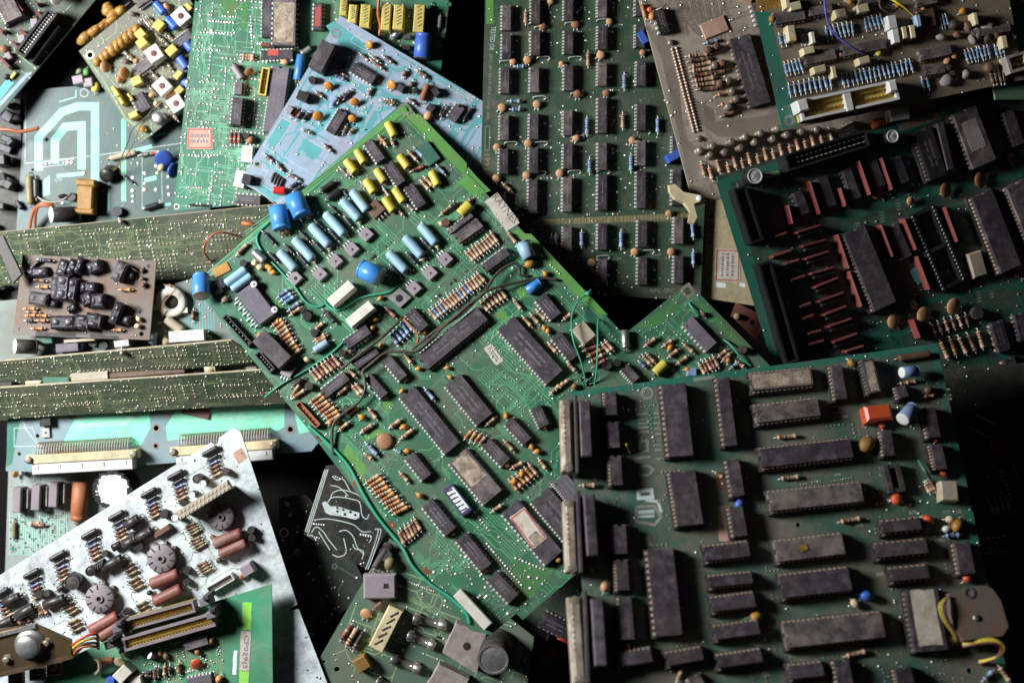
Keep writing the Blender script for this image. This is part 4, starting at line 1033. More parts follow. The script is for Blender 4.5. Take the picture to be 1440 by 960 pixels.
# ================================================================ coil-print board
PCO = pcb('coil', '3a544d', '344c46', '665f55', .45, .42, 28, .45)
B = Board('grey-green board with thick mint copper loops and a small black coil, upper left',
          [(22, 335), (37, 127), (275, 108), (300, 335)], .006, PCO, ang=5, view=(0, 0, 3), holes=[(197, 589, 8), (138, 717, 6)], edge='edge')
B.line([(163, 720), (163, 580), (262, 472), (330, 449), (401, 449), (401, 770)], 4.8, 'mint'); B.line([(232, 690), (232, 590), (275, 535), (345, 530), (345, 715)], 4.8, 'mint')
for x in (515, 521, 529): B.line([(x, 500), (x, 850)], .7, 'mint')
B.line([(460, 690), (458, 900)], .6, 'mint'); B.line([(700, 560), (650, 575)], .6, 'mint'); B.line([(110, 390), (105, 690), (450, 650), (760, 605)], .35, 'silk'); B.line([(320, 380), (320, 410), (250, 430)], .5, 'mint')
B.patch([(560, 630), (640, 610), (640, 625), (600, 640), (560, 645)], 'mint'); B.patch([(175, 770), (210, 740), (210, 820), (175, 830)], 'mint'); B.patch([(240, 735), (350, 725), (350, 740), (240, 750)], 'mint', .07); B.line([(610, 760), (660, 750)], 2.5, 'mint'); B.line([(600, 880), (720, 860)], 1.5, 'mint')
B.outline([(150, 690), (310, 670), (312, 690), (152, 708)], .3); B.outline([(600, 640), (680, 635), (685, 850), (600, 880)], .3)
B.pads([(195, 693), (213, 690), (270, 687), (287, 685), (304, 684), (355, 730), (265, 858), (562, 750), (562, 805), (562, 828), (562, 850), (612, 730), (612, 775), (612, 800), (660, 700), (665, 730), (660, 800), (712, 745), (712, 790), (715, 820)], 1.4); B.vias(40, (430, 480, 760, 900), .7)
B.text('CO', 232, 760, 262, 758, 10, 'silk')
B.cyl(465, 668, 572, 642, 26, mat='beige', end='tan', name='resistor', band='tanband')
bb = MB(); bb.lathe([(.3 * mm, 4.2 * mm), (1 * mm, 4.2 * mm), (1.2 * mm, 3 * mm), (6.5 * mm, 3 * mm), (6.7 * mm, 4.4 * mm), (7.6 * mm, 4.4 * mm), (7.65 * mm, 1.2 * mm)], 16, 0, 'z')
for k in range(9): bb.ring(0, 0, 2.9 * mm, 3.5 * mm, (1.5 + k * .55) * mm, (1.9 + k * .55) * mm, 1, 16)
o = B.part('coil', bb.mesh('coil', ['black2', 'charcoal']), B.L(455, 715, 7 * mm)); o.rotation_euler = (.5, -.25, 0)
B.wire([(470, 715, 7), (500, 690, 14), (540, 600, 24), (560, 545, 30), (620, 490, 36), (665, 435, 38)], .3, 'wireblack'); B.wire([(478, 720, 7), (510, 690, 14), (560, 610, 24), (590, 540, 30), (640, 475, 36), (680, 430, 38), (660, 430, 36)], .3, 'wireolive')
B.disc(690, 668, 75, 'royal', 20, 40, leads=1); B.disc(735, 720, 70, 'royal', 60, 60); B.bead(680, 705, 28, 'cream')
bb = MB(); bb.box(0, 0, .5 * mm, 21 * mm, 9.5 * mm, 10 * mm, 0, 1 * mm); bb.box(-9 * mm, 0, 3 * mm, 3 * mm, 11.5 * mm, 11 * mm, 0, .8 * mm); bb.box(8 * mm, 0, 3 * mm, 4 * mm, 11.5 * mm, 11 * mm, 0, .8 * mm)
B.part('transformer', bb.mesh('transformer', ['ochre']), B.L(358, 828, 10 * mm), math.radians(82))
B.cyl(198, 915, 320, 905, 66, mat='black2', end='whiteclean', kind='can', lift=2); B.cyl(122, 742, 127, 860, 30, mat='olive', end='tan', name='resistor'); B.cyl(150, 755, 152, 835, 26, mat='black2', end='alu', name='diode'); B.to92(492, 892, 46); B.to92(300, 830, 40); B.cyl(612, 880, 670, 862, 24, mat='black2', end='alu', name='diode'); B.disc(270, 830, 44, 'black2', 0, 70); B.res(590, 655, 680, 640, 'clear', 2.6); B.res(520, 740, 565, 775, 'dark', 1.6); B.wire([(130, 800, 1), (180, 845, 4), (250, 850, 5), (300, 815, 5)], .4, 'tindull')
for k in range(2): B.wire([(125 + 22 * k, 970, 3), (140 + 12 * k, 895, 9), (170, 862 + 6 * k, 12), (215, 862 + 10 * k, 12), (235, 890, 8)], .9, 'wireorange')
B.wire([(-20, 545, 14), (40, 548, 15), (90, 556, 14), (165, 540, 12)], 1.1, 'wireorange')
B.V(0, 0, 6); B.box(610, 680, 700, 660, 70, 8, 'mauve', .6); B.box(700, 700, 780, 690, 75, 7, 'mauve', .6); B.beads([(670, 600, 45, 'greencap'), (730, 610, 60, 'lime'), (805, 735, 75, 'yellow')], 40); B.circle(710, 785, 34, .4); B.finish()

# ================================================================ crowded board with yellow boxes and white trimmers
B = Board('crowded brownish board with yellow box capacitors and white cube trimmers',
          [(111, 72), (198, 202), (330, 95), (243, -36)], .014, pcb('crowd', '5a6a58', '6a6a5a', '6e6050', .6, .5), ang=39, view=(0, 0, 3), holes=[(380, 233, 12)], edge='edge')
B.hole_ring(0, 1.5); B.line([(350, 230), (430, 330), (530, 500), (570, 530), (600, 510)], .8, 'edge'); B.auto(50, 'edge', .5, None, 1.27, 5); B.vias(200, None, .55)
for i in range(9):
    t = i / 8; bb = MB(); bb.ell(0, 0, 4 * mm, RND.uniform(3.2, 4.6) * mm, RND.uniform(2.4, 3.6) * mm, RND.uniform(2.5, 4) * mm, 0, 10, 7, None, .09)
    B.part('wax_lump', bb.mesh('wax_lump', ['wax']), B.L(412 + 165 * t, 262 - 135 * t, 4 * mm), .7)
for x, y in ((762, 68), (648, 226), (683, 363), (742, 437)):
    bb = MB(); bb.box(0, 0, .4 * mm, 9 * mm, 9 * mm, 9 * mm, 0, .3 * mm); bb.lathe([(8.9 * mm, 1.9 * mm), (9.2 * mm, 1.9 * mm), (9.25 * mm, 1.5 * mm)], 12, 1, 'z'); bb.box(0, 0, 9.2 * mm, 2.8 * mm, .5 * mm, 9.35 * mm, 2)
    B.part('trimmer', bb.mesh('trimmer', ['white', 'bakelite', 'ink']), B.L(x, y, 9 * mm), RND.uniform(-.1, .1))
for x, y, w_, l_ in [(590, 143, 36, 40), (597, 180, 38, 42), (668, 105, 38, 44), (722, 212, 36, 46), (575, 340, 36, 42), (750, 315, 26, 40), (756, 380, 30, 36), (485, 385, 16, 46), (562, 484, 26, 38), (790, 32, 34, 30), (510, 425, 14, 34), (548, 408, 10, 34)]:
    a = RND.uniform(-.25, .25) + (.0 if w_ > 20 else 1.5); dx, dy = l_ / 2 * math.cos(.66 + a), -l_ / 2 * math.sin(.66 + a)
    B.box(x - dx, y - dy, x + dx, y + dy, w_, 7, 'yellowbox', .4, top=None)
B.disc(445, 283, 48, 'disc', 50, 50); B.disc(526, 310, 52, 'orange', 40, 50); B.disc(503, 337, 32, 'disc', 20, 50); B.disc(578, 258, 28, 'disc', 20, 60); B.cyl(700, 402, 745, 380, 30, mat='orange', end='orange'); B.bead(700, 30, 30, 'disc')
for r in ((655, 12, 692, 56), (703, 78, 742, 118), (755, 243, 787, 288), (775, 340, 800, 370), (785, 180, 810, 210)): B.cyl(*r, 38, mat='royal', end='royal', lead=1.2)
B.dip(572, 398, 612, 468, 56, 10, 'black'); B.dip(568, 304, 640, 252, 44, 14, 'blackdusty'); B.dip(735, 192, 805, 138, 40, 14, 'black'); B.dip(570, 20, 625, -20, 40, 14, 'blackdusty')
for r in ((672, 160, 715, 195), (620, 290, 665, 330), (510, 215, 560, 250), (690, 250, 715, 280), (600, 110, 640, 90), (690, 130, 720, 160), (715, 470, 735, 490), (615, 350, 640, 380)): B.row(*r, 5, 24, 30, 'grn dark clear grn', 2.2)
B.tocan(665, 495, 48, 7, 'alu'); B.bead(600, 545, 26, 'wax', 1.6); B.box(595, 530, 615, 555, 14, 3, 'yellowbox'); B.beads([(530, 260, 24, 'brown'), (610, 240, 20, 'brown'), (690, 215, 22, 'disc'), (640, 400, 22, 'disc'), (660, 440, 24, 'cream'), (560, 60, 22, 'brown')], 20); B.finish()
st = Board('ochre wax-coated wire strip lying in the dark beside the crowded board', [(112, 60), (120, 55), (180, 5), (178, 20)], .012, None, ang=35, view=(0, 0, 6), name='wire_strip', cat='wire strip')
bb = MB()
for i in range(12):
    t = i / 11; p = st.L(700 + 260 * t, 335 - 175 * t); bb.ell(p[0], p[1], RND.uniform(-1, 2) * mm, 4.4 * mm, RND.uniform(2.2, 3.4) * mm, 3 * mm, 0, 10, 7, None, .08)
for x, y, r in ((920, 90, 4.5), (960, 130, 4.5), (1020, 95, 4), (910, 60, 3.5)):
    p = st.L(x, y); bb.ell(p[0], p[1], 1 * mm, r * mm, r * .7 * mm, 3 * mm, 0, 10, 7, None, .1)
st.part('wax_coating', bb.mesh('wax_coating', ['wax']), (0, 0))
o = st.wire([(650, 370, 0), (700, 335, 0), (960, 160, 0), (1000, 100, 1), (1100, 20, 2)], .7, 'wireblack')

# ================================================================ top left corner board
B = Board('dim board with red upright capacitors and a long black header, in the top left corner',
          [(-150, -20), (-4, 165), (139, -6), (0, -150)], .022, pcb('corner', '3f5548', '384d42', '5a5044', .5, .45), gx=-.12, ang=50, view=(0, 0, 6), edge='bluegrey')
slot(B, 440, 95, 165, 462, 95, 12, 17, 'black2', 'black2', 'tin', rows=2, wl=1.4); B.box(480, 205, 250, 520, 60, 7, 'black2', .5, 'connector')
for r in ((115, 0, 195, 92, 18), (298, 85, 366, 155, 20), (165, 248, 228, 298, 22), (100, 348, 158, 412, 20), (-5, 478, 82, 568, 26), (290, 10, 320, 40, 18), (-10, 240, 25, 275, 22)): B.box(*r, 6.5, 'red', .4)
B.dip(0, -60, 118, 165, 150, 24, 'blackdusty', sock=1); B.box(258, 200, 320, 195, 80, 5, 'mauve', .5); B.box(150, 330, 210, 325, 70, 5, 'mauve', .5); B.disc(35, 412, 72, 'discbrown', 30, 30); B.box(50, 480, 90, 460, 60, 4, 'mauve', .5); B.disc(310, 165, 60, 'brown', 20, 60)
B.cyl(570, 92, 470, -10, 108, mat='mauve', end='whiteclean', kind='can', lift=6); B.box(90, 660, 130, 610, 24, 2, 'yellowbox', .3); B.disc(60, 650, 60, 'black2', 0, 30); B.vias(90, (0, 0, 420, 620), .7); B.auto(40, 'edge', .5); B.patch([(0, 740), (60, 660), (120, 700), (0, 850)], 'tealcopper'); B.patch([(0, 860), (230, 610), (250, 630), (0, 905)], 'bluegrey', .06); B.finish()

# ================================================================ solder-side strips and what lies under them (left)
mk('olivetrace', '7c8760', .5, 0, '6c7654', 100, '6a5a44', .4, 60, 0)
mk('solderdull', 'b8ac98', .4, .5, '9c8c76', 700, '6a5642', .35, 500, .1)
POL = pcb('olive', '34442f', '3e4c38', '5e5446', .45, .5, 28, .55)
def strip_board(label, poly, z, gy, ref, seed, dens, ang=5):
    B = Board(label, poly, z, POL, gy=gy, ang=ang, ref=ref, view=(0, 280, 3), edge='edgetan')
    B.field(None, 12, 9.5 if dens > 180 else 8.5, 'solderdull', 'olivetrace', .68 if dens > 180 else .55, 1.0, .34); B.auto(dens // 3, 'olivetrace', .35, None, 1.27, 6, None, 3)
    return B
B = strip_board('tilted olive strip board showing rows of solder dots, above the brown wax board', [(-20, 329), (405, 286), (415, 388), (-20, 402)], .028, .45, (200, 340), 1, 190)
B.wire([(1005, 155, 1), (930, 140, 7), (880, 165, 9), (860, 215, 8), (885, 260, 1)], .55, 'wirered'); B.wire([(1020, 100, 2), (1080, 110, 3)], 1.2, 'wireorange'); B.bead(510, 95, 22, 'tindull'); B.finish()

B = Board('grey-teal board with a cream ring coil and a white block resistor',
          [(-20, 425), (240, 400), (345, 372), (380, 500), (-20, 522)], .030, pcb('under', '5f706a', '6d7a70', '7a6c5c', .5, .5), ang=4, view=(0, 280, 3), edge='edge')
for k in range(11): B.line([(780 + k * 12, 380 + k * 3), (785 + k * 12, 590)], .5, 'tealcopper')
bb = MB(); R0, r0 = 8 * mm, 3.1 * mm
vs, fs = [], []
for i in range(24):
    for j in range(10):
        a, c = 2 * math.pi * i / 24, 2 * math.pi * j / 10; rr = 6.5 * mm + 2.5 * mm * math.copysign(abs(math.cos(c)) ** .6, math.cos(c))
        vs.append((rr * math.cos(a), rr * math.sin(a), 3.2 * mm + 2.6 * mm * math.copysign(abs(math.sin(c)) ** .6, math.sin(c))))
for i in range(24):
    for j in range(10): fs.append((i * 10 + j, ((i + 1) % 24) * 10 + j, ((i + 1) % 24) * 10 + (j + 1) % 10, i * 10 + (j + 1) % 10))
bb.add(vs, fs, 0, True); bb.lathe([(.5 * mm, 3.9 * mm), (2 * mm, 3.8 * mm)], 14, 1, 'z')
for a in (-.6, 1.7, 3.4): bb.box(9 * mm * math.cos(a), 9 * mm * math.sin(a), 2.5 * mm, 3 * mm, 3 * mm, 5 * mm)
o = B.part('ring_coil', bb.mesh('ring_coil', ['creamwhite', 'charcoal']), B.L(716, 430, 6 * mm)); o.rotation_euler = (.15, .1, 0)
B.cyl(700, 505, 770, 555, 40, mat='beige', end='cream', name='wire_lead', lead=.2); B.wire([(690, 360, 7), (740, 375, 9), (690, 440, 9), (685, 500, 5)], .3, 'rust')
B.box(712, 582, 862, 572, 48, 9, 'creamwhite', .4, 'resistor'); B.bead(878, 588, 30, 'cream'); B.bead(697, 600, 30, 'cream'); B.cyl(642, 610, 648, 560, 34, mat='paleblue', end='paleblue'); B.cyl(40, 618, 130, 622, 60, mat='black2', end='whiteclean', kind='can', lift=5)
B.box(480, 612, 545, 604, 30, 12, 'alu', .4, 'heat_sink'); B.box(235, 630, 330, 622, 36, 8, 'greychip', .4); B.cyl(320, 610, 352, 620, 40, mat='bluer', end='bluer'); B.to92(390, 605, 40); B.to92(435, 618, 40); B.box(270, 600, 400, 590, 14, 9, 'beige', .3, 'connector'); B.box(150, 590, 220, 585, 46, 6, 'teal', .5)
B.wire([(865, 575, 5), (885, 555, 8), (895, 570, 3)], .35, 'tindull'); B.vias(60, (660, 320, 1000, 600), .7); B.res(815, 470, 812, 510, 'brown'); B.finish()

B = Board('small brown board covered in dark wax-dipped capacitors, resting on the olive strips',
          [(32, 358), (220, 367), (210, 478), (18, 471)], .041, pcb('brownwax', '5c5450', '665c56', '7d4f22', .62, .6, 38, .7), ang=-3, view=(0, 280, 3), holes=[(628, 283, 8), (596, 568, 10), (86, 548, 8), (120, 262, 8)], edge='edgetan')
mk('darkwax', '19141b', .35, 0, '2c232e', 200, '54474a', .3, 160, .25, .5, .5, .3)
for x, y, l_, w_, a, z_ in [(150, 308, 95, 40, 5, 4), (262, 290, 70, 46, 70, 6), (300, 285, 65, 40, 65, 6), (330, 280, 70, 34, 70, 6), (262, 372, 110, 60, 85, 7), (300, 380, 100, 50, 80, 6), (230, 375, 90, 40, 85, 5), (395, 285, 60, 50, 20, 6), (500, 305, 85, 52, 65, 8), (160, 420, 82, 56, -8, 7), (365, 422, 50, 55, 20, 7), (410, 428, 60, 60, 0, 7), (488, 482, 95, 42, 70, 8), (262, 520, 105, 58, 0, 7), (345, 520, 60, 70, 80, 8), (395, 512, 60, 74, 80, 8), (300, 460, 40, 30, 30, 4), (218, 440, 28, 44, 80, 4), (545, 320, 30, 30, 0, 4), (370, 372, 70, 44, 0, 5), (520, 505, 60, 40, -20, 5)]:
    d = math.radians(a); dx, dy = l_ / 2 * math.cos(d), -l_ / 2 * math.sin(d)
    c_, an, L_ = B.seg(x - dx, y - dy, x + dx, y + dy, z_ * mm); bb = MB(); W_ = B.m(w_)
    bb.box(0, 0, .5 * mm, L_, W_, z_ * mm, 0, min(1.4 * mm, W_ * .3)); bb.ell(-L_ * .25, 0, z_ * .6 * mm, L_ * .3, W_ * .52, z_ * .48 * mm, 0, 10, 7, None, .08); bb.ell(L_ * .25, 0, z_ * .6 * mm, L_ * .3, W_ * .52, z_ * .48 * mm, 0, 10, 7, None, .08)
    B.part('capacitor', bb.mesh('capacitor', ['darkwax' if RND.random() < .9 else 'black']), c_, an)
B.resl([(160, 370, 205, 370), (508, 382, 552, 382), (105, 462, 150, 462), (115, 490, 150, 490), (160, 490, 200, 492), (160, 512, 192, 512), (138, 545, 182, 545), (478, 552, 515, 552), (150, 340, 190, 345, 'brown'), (120, 475, 160, 477, 'brown'), (110, 512, 140, 512, 'dark')], 'orange', 2.3); B.resl([(165, 255, 220, 260, 'dark'), (135, 285, 165, 260, 'dark')])
B.wire([(545, 280, 4), (570, 300, 4), (600, 310, .5)], .35, 'tindull'); B.wire([(530, 440, 5), (560, 455, 4), (585, 478, .5)], .35, 'tindull'); B.beads([(600, 335, 18, 'brown'), (605, 362, 20, 'brown'), (585, 505, 22, 'cream'), (580, 535, 24, 'cream'), (600, 300, 18, 'brown')], 20)
B.sticker(150, 568, 320, 576, 18, 'charcoal', .06); B.sticker(380, 578, 500, 584, 16, 'charcoal', .06); B.vias(50, None, .5); B.finish()

B = strip_board('upper of two leaning olive boards seen solder side, below the brown wax board', [(-20, 510), (325, 479), (372, 508), (-20, 545)], .037, .75, (180, 512), 2, 150)
B.bead(515, 650, 22, 'tindull'); B.finish()
TB = Board('dusty brown ledge of components between the two leaning olive boards', [(-10, 540), (380, 505), (380, 545), (-10, 560)], .026, pcb('ledge', '5f6a58', '6a6450', '7a6450', .6, .6), ang=4, view=(0, 280, 3), edge='edgetan')
TB.box(300, 752, 455, 742, 34, 9, 'beige', .4, 'chip'); TB.box(460, 745, 780, 722, 22, 8, 'brown', .4, 'connector'); TB.cyl(870, 715, 915, 708, 50, mat='cream', end='beige', kind='can', lift=3); TB.cyl(110, 775, 175, 768, 24, mat='cream', end='tan', name='resistor'); TB.box(0, 785, 50, 785, 30, 8, 'charcoal', .4, 'connector'); TB.padrow(285, 772, 390, 765, 12, .8); TB.res(700, 742, 760, 736, 'blue'); TB.res(790, 736, 830, 732, 'blue'); TB.cyl(1040, 712, 1085, 708, 30, mat='creamwhite', end='white'); TB.box(180, 765, 290, 750, 40, 5, 'teal', .4); TB.bead(640, 712, 26, 'brown'); TB.finish()
B = strip_board('lower of two leaning olive boards seen solder side, above the mint backplane', [(-20, 547), (405, 518), (415, 566), (-20, 590)], .037, .75, (180, 555), 3, 170)
B.finish()

# ---------------------------------------------------------------- backplane
PBP = pcb('backplane', '7c9298', '718a8e', '8a8a7c', .35, .45, 28, .6)
B = Board('pale grey backplane with mint copper planes and two white edge connectors',
          [(8, 662), (14, 570), (455, 540), (448, 622), (438, 634), (80, 664)], .020, PBP, ang=3, view=(0, 560, 2.4), holes=[(527, 100, 9), (525, 160, 7), (126, 126, 7), (65, 187, 6), (980, 104, 9)], edge='edge')
for i in (0, 1, 4): B.hole_ring(i, 1.7, 'tindull')
B.patch([(205, 165), (262, 50), (505, 38), (508, 100), (475, 158), (225, 168)], 'mint'); B.patch([(560, 95), (590, 45), (960, 20), (960, 96), (930, 112), (740, 122), (565, 142)], 'mint'); B.patch([(25, 60), (70, 60), (40, 220), (22, 230)], 'darkteal'); B.patch([(990, 30), (1060, 20), (1050, 110), (1010, 120)], 'mint')
for k in range(4): B.line([(258 + k * 6, 48), (258 + k * 6, 100 - k * 4), (430 - k * 3, 90 - k * 4), (480, 42 - k * 2)], .5, 'silk'); B.line([(585 + k * 6, 55), (610 + k * 4, 80 - k * 5), (860, 66 - k * 5)], .5, 'silk')
B.outline([(48, 100), (110, 98), (130, 160), (48, 162)], .3); B.line([(80, 75), (85, 100), (130, 160)], .4, 'silk'); B.line([(50, 162), (240, 160)], .3, 'silk'); B.padrow(280, 72, 360, 62, 7, .7, 'holedark', .05)
def edge_connector(x0, y0, x1, y1, n):
    c, a, L = B.seg(x0, y0, x1, y1, 9 * mm); bb = MB(); k = .001
    bb.box(0, 2.6 * k, .3 * k, L * 1.06, 5.2 * k, 9 * k, 0, .4 * k); bb.box(0, -3.2 * k, .3 * k, L * .96, 6.4 * k, 8 * k, 1, .4 * k)
    for i in range(5): bb.box(-L * .42 + i * L * .21, -2.4 * k, 8 * k - .05 * k, .5 * k, 2.4 * k, 8.05 * k + .03 * k, 2)
    for sx in (-1, 1): bb.lathe([(9 * k, 2.2 * k), (10.2 * k, 2.2 * k), (10.3 * k, 1 * k)], 12, 3, 'z', (sx * L * .5, 2.6 * k, 0))
    o = B.part('connector', bb.mesh('connector', ['cream', 'white', 'ink', 'tindull']), c, a)
    p = MB()
    for i in range(n):
        x = -L * .44 + L * .88 * i / (n - 1)
        p.tube([(x, 5 * k, 7 * k), (x, 8 * k, 7.4 * k), (x, 11.5 * k, 4.5 * k), (x, 12 * k, -.2 * k)], .38 * k, 5)
        p.tube([(x + L * .006, 5 * k, 4 * k), (x + L * .006, 8.5 * k, 4 * k), (x + L * .006, 9 * k, -.2 * k)], .34 * k, 5, 1)
    q_ = obj('pins', p.mesh('pins', ['beige', 'bluegrey']), o); q_['kind'] = 'stuff'
edge_connector(98, 222, 452, 202, 36); edge_connector(585, 195, 925, 170, 34)
B.box(132, 78, 172, 75, 34, 4.2, 'black2', .4, 'transistor'); B.box(140, 116, 168, 114, 34, 1.2, 'alu', .2, 'heat_tab'); B.sticker(150, 116, 158, 116, 8, 'ink', .05, None, 0, 1.5); B.wire([(175, 205, 3), (200, 180, 6), (240, 185, 6), (260, 172, 4)], .5, 'rust')
B.V(0, 280, 3); c_, a_, L_ = B.seg(755, 880, 870, 905, 10 * mm); bb = MB(); bb.box(0, 0, .2 * mm, L_, 8 * mm, 1.4 * mm, 0); bb.box(-L_ * .3, 4 * mm, 1.4 * mm, L_ * .5, 1.2 * mm, 12 * mm); B.part('bracket', bb.mesh('bracket', ['brown']), c_, a_)
B.finish()

B = Board('pale grey board with three black sockets, brown cylinder and big white-topped capacitor',
          [(12, 655), (252, 632), (215, 800), (6, 835)], .006, pcb('palegrey', '9aa5a0', '8d9a94', '8a8072', .45, .5), ang=0, view=(0, 600, 5.333), holes=[(100, 915, 17)], edge='edge')
B.hole_ring(0, 1.7)
for k in range(26): B.line([(75 + k * 17, 640 + (k % 4) * 15), (72 + k * 17, 960)], .4, 'mint' if k % 3 else 'silk')
for x, y0, y1 in ((122, 455, 642), (265, 438, 625), (396, 418, 602)): B.box(x + 4, y0, x - 4, y1, 62, 9, 'socketgrey', .4, 'connector'); B.box(x + 52, y0 + 12, x + 46, y1 - 12, 26, 6, 'black2', .3, 'connector'); B.box(x + 84, y0 + 10, x + 80, y1 - 30, 8, 8, 'alu', .1, 'contact')
B.cyl(605, 410, 585, 700, 122, mat='rust', end='brown', kind='can', lift=.5); B.can(842, 470, 262, 22, 'black2', 'whiteclean', 0)
bb = MB(); R_ = B.m(131)
for k in range(34):
    a = k * 2 * math.pi / 34; bb.box(R_ * .97 * math.cos(a), R_ * .97 * math.sin(a), 20 * mm, RND.uniform(1.2, 3.6) * mm, RND.uniform(.8, 3.) * mm, (22 + RND.uniform(.3, 1.0)) * mm)
B.part('crimped_sleeve', bb.mesh('crimped_sleeve', ['cleanblack']), B.L(842, 470, 22 * mm)); B.disc(118, 350, 60, 'wax', 80, 60); B.res(230, 738, 335, 736, 'red', 2.6); B.res(230, 722, 300, 720); B.cyl(106, 715, 106, 830, 30, mat='olive', end='tan', name='resistor'); B.vias(160, (70, 640, 520, 960), .5, 'holedark'); B.vias(60, (70, 380, 520, 700), .6); B.box(150, 315, 155, 360, 18, 5, 'whiteclean', .2); B.bead(590, 690, 90, 'paperdirty'); B.finish()

# ---------------------------------------------------------------- whitish board
B = Board('whitish dirty board with round tube sockets and brown capacitors, bottom left',
          [(-40, 833), (298, 621), (304, 630), (308, 615), (329, 601), (338, 606), (418, 849), (405, 858), (420, 856), (466, 975), (-40, 1000)], .050,
          pcb('white', 'd3dbd8', 'dde3e2', '6f6674', .5, .5, 95, .75), ang=31, view=(0, 560, 2.4), edge='edge')
for gx_, gy_ in ((710, 178), (593, 258), (503, 318), (393, 395), (302, 457), (195, 530), (107, 590), (5, 655)):
    B.cyl(gx_ - 26, gy_ + 14, gx_ + 24, gy_ - 14, 17, mat='black2', end='charcoal', name='diode', lead=1)
    B.res(gx_ - 12, gy_ + 34, gx_ + 26, gy_ + 12, 'dark', 2.0)
    for k, kd in enumerate(('dkblue', 'red', 'brown', 'tan')): B.res(gx_ - 6 + k * 4, gy_ + 49 + k * 13, gx_ + 24 + k * 4, gy_ + 32 + k * 13, kd, 1.7)
    if gx_ not in (593, 5): B.to92(gx_ + 50, gy_ + 68, 24, mat='charcoal')
def tube_socket(x, y, r):
    bb = MB(); R_ = B.m(r); k = mm
    bb.lathe([(.3 * k, R_ * .9), (4 * k, R_ * .95), (4.2 * k, R_), (5.6 * k, R_), (6 * k, R_ * .96), (6.02 * k, R_ * .3)], 28, 0, 'z'); bb.ring(0, 0, R_ * .16, R_ * .27, 5.8 * k, 7 * k, 1, 18); bb.lathe([(5.9 * k, R_ * .16), (6.08 * k, R_ * .15)], 14, 2, 'z')
    for i in range(9):
        a = i * 2 * math.pi / 10 + .3; rr = R_ * .78; ca, sa = math.cos(a), math.sin(a)
        u, v_ = Vector((ca, sa)), Vector((-sa, ca)); c = u * rr
        P_ = [c + u * R_ * .17 + v_ * R_ * .05, c - u * R_ * .17 + v_ * R_ * .05, c - u * R_ * .17 - v_ * R_ * .05, c + u * R_ * .17 - v_ * R_ * .05]
        bb.prism([tuple(p) for p in P_], 5.98 * k, 6.09 * k, 2)
    for i in range(9):
        a = i * 2 * math.pi / 9; bb.box(R_ * 1.06 * math.cos(a), R_ * 1.06 * math.sin(a), .1 * k, 1.6 * k, 1.6 * k, 2.5 * k, 3)
    B.part('tube_socket', bb.mesh('tube_socket', ['socketgrey', 'alu', 'holedark', 'tindull']), B.L(x, y, 6 * mm), RND.uniform(0, 1))
for x, y, r in ((745, 400, 43), (543, 540, 48), (335, 675, 48)): tube_socket(x, y, r)
for r in ((722, 492, 815, 455), (742, 528, 832, 487), (508, 628, 602, 590), (520, 688, 612, 642), (305, 785, 398, 733), (335, 808, 408, 762)): B.cyl(*r, 40, mat='browncap', end='browncap', lead=1.5)
for r in ((425, 432, 468, 404, 34), (415, 500, 460, 474, 34), (455, 478, 512, 445, 32), (345, 575, 412, 540, 34), (148, 700, 216, 674, 32), (55, 738, 112, 703, 32), (12, 692, 66, 668, 32), (-20, 775, 42, 745, 32), (380, 505, 405, 492, 26)): B.cyl(*r[:4], r[4], mat='black2', end='charcoal', kind='can')
for k in range(5): B.disc(325 + k * 7, 572 - k * 4, 34, 'charcoal', 60, 78, leads=0)
B.can(305, 583, 36, 7, 'black2', 'black2', 0); B.can(243, 620, 52, 8, 'black2', 'charcoal', 0); B.cyl(195, 645, 215, 632, 22, mat='black2', end='white'); B.can(665, 272, 32, 7, 'black2', 'charcoal', 0)
for x, y in ((685, 287), (647, 325), (590, 402)): B.can(x, y, 24, 8, 'black2', 'whiteclean', 0)
B.to92(617, 353, 26); B.to92(552, 392, 30); B.to92(762, 250, 26); B.to92(130, 580 + 80, 30); B.to92(466, 500, 36)
for x, y in ((650, 440), (668, 487), (440, 575), (458, 625), (238, 708), (255, 765), (485, 705), (690, 570)): B.row(x - 10, y - 12, x + 8, y + 14, 3 if x < 600 else 4, 34, -19, 'grn brown grn', 1.8)
B.row(120, 720, 150, 715, 4, 16, 22, 'rust tan'.replace('rust', 'brown'), 2.2); B.row(60, 752, 90, 742, 3, 20, 20, 'brown', 2.2)
c_, a_, L_ = B.seg(600, 398, 775, 290, 16 * mm); bb = MB(); bb.box(0, 0, 12 * mm, L_, 5.5 * mm, 16 * mm, 0, .5 * mm); bb.box(0, -2 * mm, .2 * mm, L_ * .9, 1 * mm, 12 * mm, 0)
for i in range(26): bb.box(-L_ * .47 + L_ * .94 * i / 25, -1.2 * mm + 2.4 * mm * (i % 2), 15.9 * mm, .9 * mm, .9 * mm, 16.4 * mm, 1)
B.part('connector', bb.mesh('connector', ['beige', 'tin']), c_, a_)
B.box(520, 465, 572, 432, 20, 4, 'brown', .4, 'resistor_network'); B.padrow(525, 458, 565, 434, 5, .7); B.box(815, 590, 852, 568, 38, 8, 'mauve', .5, 'transistor'); B.disc(820, 602, 28, 'rust', 10, 30)
slot(B, 700, 650, 785, 600, 26, 5, 12, 'white', 'white', 'ink', wl=.6); B.patch([(785, 185), (815, 165), (835, 200), (805, 222)], 'paperpink', .08, 'sticker'); B.vias(170, None, .45, 'holedark'); B.vias(120, None, .6); B.auto(60, 'edge', .5, None, 2, 4); B.cyl(730, 640, 700, 655, 12, mat='black2') if False else None
B.to92(845, 445, 26); B.to92(850, 470, 26); B.to92(628, 580, 26); B.to92(628, 620, 26); B.to92(425, 720, 26); B.to92(400, 745, 26); B.beads([(720, 470, 20, 'brown'), (505, 655, 18, 'black2'), (740, 545, 20, 'black2')], 20); B.finish()

